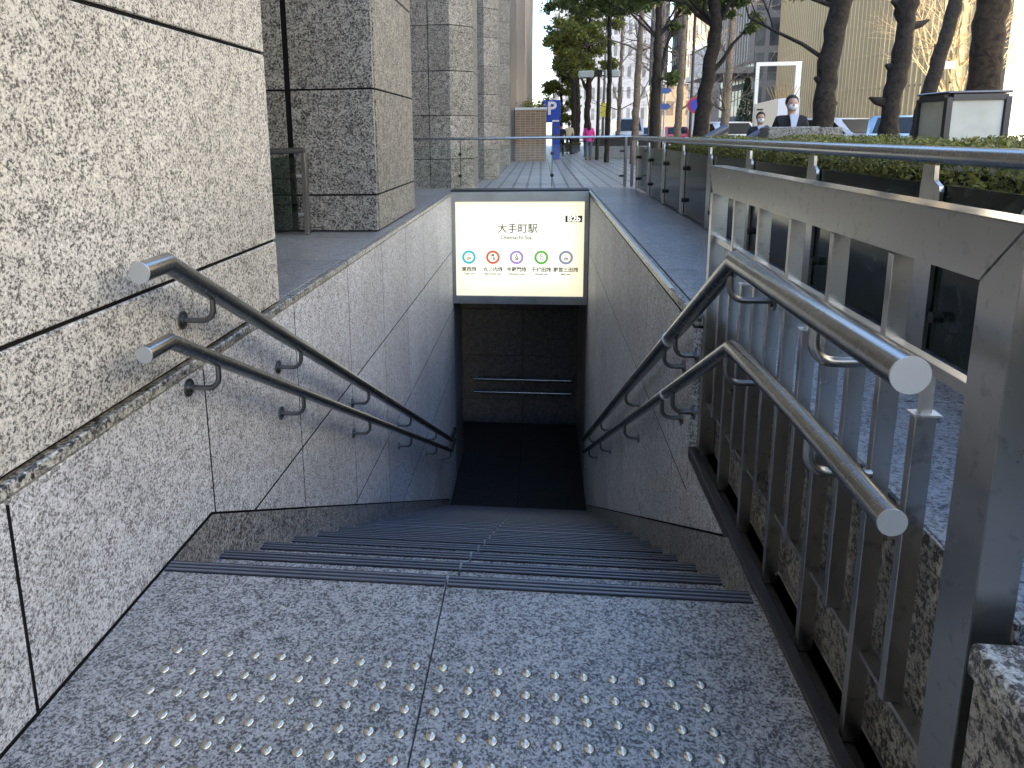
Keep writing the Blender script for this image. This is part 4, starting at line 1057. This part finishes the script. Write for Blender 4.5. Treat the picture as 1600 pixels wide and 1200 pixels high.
car('parked_car', 'silver car right of the thick dark trunk behind the hedge', 'car', (10.6, 27.5, -.156), R(-65), (.5, .5, .5))
car('parked_car', 'blue car between the knobbly trunk and the lantern', 'car', (11.3, 24.5, -.156), R(-115), (.22, .36, .5))
car('van', 'white van at the far end of the road beside the lamp pole', 'van', (6.3, 55, -.156), R(-90), (.75, .75, .73), True)
car('parked_car', 'white car partly hidden by the bare thin tree', 'car', (8.3, 34, -.156), R(-80), (.75, .75, .74))
car('parked_car', 'blue and white car in the road, left of the no-parking pole', 'car', (8.0, 62, -.156), R(-90), (.1, .25, .5))
car('parked_car', 'red car in the road behind the blue and white one', 'car', (10.6, 60, -.156), R(-90), (.55, .03, .02))
car('parked_car', 'orange car in the distance right of the forked evergreen', 'car', (10.4, 74, -.156), R(-90), (.65, .15, .04))

# ---------------------------------------------------------------- buildings across the road
def box_building(name, label, a, b, h, mt, roofcol=(.3, .3, .3), z0=0):
    t = thing(name, label, 'building', (a[0], a[1], 0)); m = MB(); m.box((0, 0, z0), (b[0]-a[0], b[1]-a[1], h)); m.build('wall', mt, t)
    m = MB(); m.box((-.15, -.15, h+.003), (b[0]-a[0]+.15, b[1]-a[1]+.15, h+.5)); m.build('roof', mat('roof_edge', roofcol, .7), t)
    return t
# curved mullioned cream facade
t = thing('curtain_wall_building', 'cream sunlit glass building with close vertical mullions behind the trunks', 'building', (0, 0, 0))
A, Bp = Vector((15.3, 50)), Vector((18.2, 32)); m = MB(); pts = []
for i in range(25):
    k = i/24; bow = math.sin(k*PI)*1.0; p = A.lerp(Bp, k); pts.append((p.x-bow, p.y))
m.prism([(x, y, 0) for x, y in pts]+[(40, 32, 0), (40, 50, 0)], (0, 0, 24)); gw = mat('cream_glass', (.42, .38, .26), .25, 0, .5)
n = N(gw, 'ShaderNodeTexNoise', Scale=.5, Detail=4); L(gw, coord(gw), n.inputs['Vector']); r = ramp(gw, n.outputs['Fac'], [(.35, (.12, .108, .07)), (.6, (.26, .23, .15))]); L(gw, r.outputs[0], B(gw).inputs['Base Color'])
g_ = N(gw, 'ShaderNodeNewGeometry'); rr2 = ramp(gw, g_.outputs['Random Per Island'], [(0, (.45, .47, .5)), (.5, (.9, .9, .88)), (1, (1.5, 1.45, 1.3))])
L(gw, vmix(gw, 1., r.outputs[0], rr2.outputs[0], 'MULTIPLY'), B(gw).inputs['Base Color'])
m.build('core', mat('facade_core', (.05, .05, .045), .8), t)
def fp(k, off=0): 
    p = A.lerp(Bp, k); return p.x-math.sin(k*PI)*1.0-off, p.y
NB = 60
m = MB()
for i in range(NB):
    (x0, y0), (x1, y1) = fp(i/NB, .03), fp((i+1)/NB, .03)
    for q in range(8): m.prism([(x0, y0-.02, q*3.1+.02), (x1, y1+.02, q*3.1+.02), (x1+.02, y1+.02, q*3.1+.02), (x0+.02, y0-.02, q*3.1+.02)], (0, 0, 3.02))
m.build('glass_pane', gw, t)
m = MB()
for i in range(NB+1):
    x, y = fp(i/NB); m.box((x-.20, y-.028, 0), (x-.035, y+.028, 24.8))
for q in range(1, 13):
    for i in range(24):
        (x0, y0), (x1, y1) = fp(i/24, .1), fp((i+1)/24, .1)
        m.prism([(x0, y0, q*1.55), (x1, y1, q*1.55), (x1+.09, y1, q*1.55), (x0+.09, y0, q*1.55)], (0, 0, .10), 1)
m.build('window_frame', [mat('mullion', (.10, .09, .062), .5), mat('transom', (.06, .05, .035), .6)], t)
t = box_building('office_building', 'dark grey steel and glass tower left of the cream glass building', (13.9, 51), (30, 60), 26, facade('dark_curtain', (.04, .043, .048), (.012, .015, .018), .9, 2.2, .7, .8))
m = MB()
for i in range(14): m.box((-.45, i*.65, 5.6), (-.02, i*.65+.12, 26))
m.box((-2.6, -.2, 4.9), (-.02, 9, 5.3)); m.build('fin', mat('grey_fin', (.05, .053, .06), .5), t)
box_building('stone_building', 'low blue-grey stone block behind the bare thin tree', (14.2, 66), (32, 74), 8.4, mat('bluegrey_stone', (.055, .062, .075), .7))
box_building('office_tower', 'tan brick tower rising behind the grey stone block', (19.5, 90), (34, 104), 34, facade('tan_brick', (.30, .24, .15), (.07, .065, .055), 2.4, 3.2, .45, .5))
box_building('bank_building', 'bright cream stone building at the right edge, above the lantern', (18.4, -22), (34, 31.9), 21, facade('cream_stone', (.72, .64, .50), (.22, .19, .15), 3.6, 4., .3, .4))
far = [(5.6, 118, 11, 42, (.5, .5, .52), 'pale grey far tower between the twin lamp and the first bare tree', 1.1), (12.2, 132, 5.4, 60, (.5, .42, .38), 'brownish far tower behind the forked evergreen', 2.2),
       (18.6, 140, 4.4, 48, (.48, .5, .56), 'bluish far tower right of the forked evergreen', 2.0), (23.6, 128, 7, 40, (.58, .5, .4), 'beige far tower behind the no-parking sign', 2.4),
       (15, 95, 3.5, 7, (.62, .45, .28), 'low orange-beige far building behind the parked cars', 3.0), (3.0, 190, 5, 52, (.7, .7, .7), 'white far tower straight down the avenue', 3.0)]
for x, y, wd, h, col, lab, s_ in far:
    box_building('office_tower', lab, (x, y), (x+wd, y+12), h, facade('tower_facade', tuple(v*.5 for v in col), tuple(v*.15 for v in col), s_, 3.2, .5, .55))
# office row behind the camera on the far side (lights the piers)
box_building('office_building', 'sunlit beige office block across the road behind the viewer', (20.5, -70), (36, -24), 24, facade('beige_office', (.66, .58, .45), (.2, .18, .15), 2.4, 3.4, .45, .5))
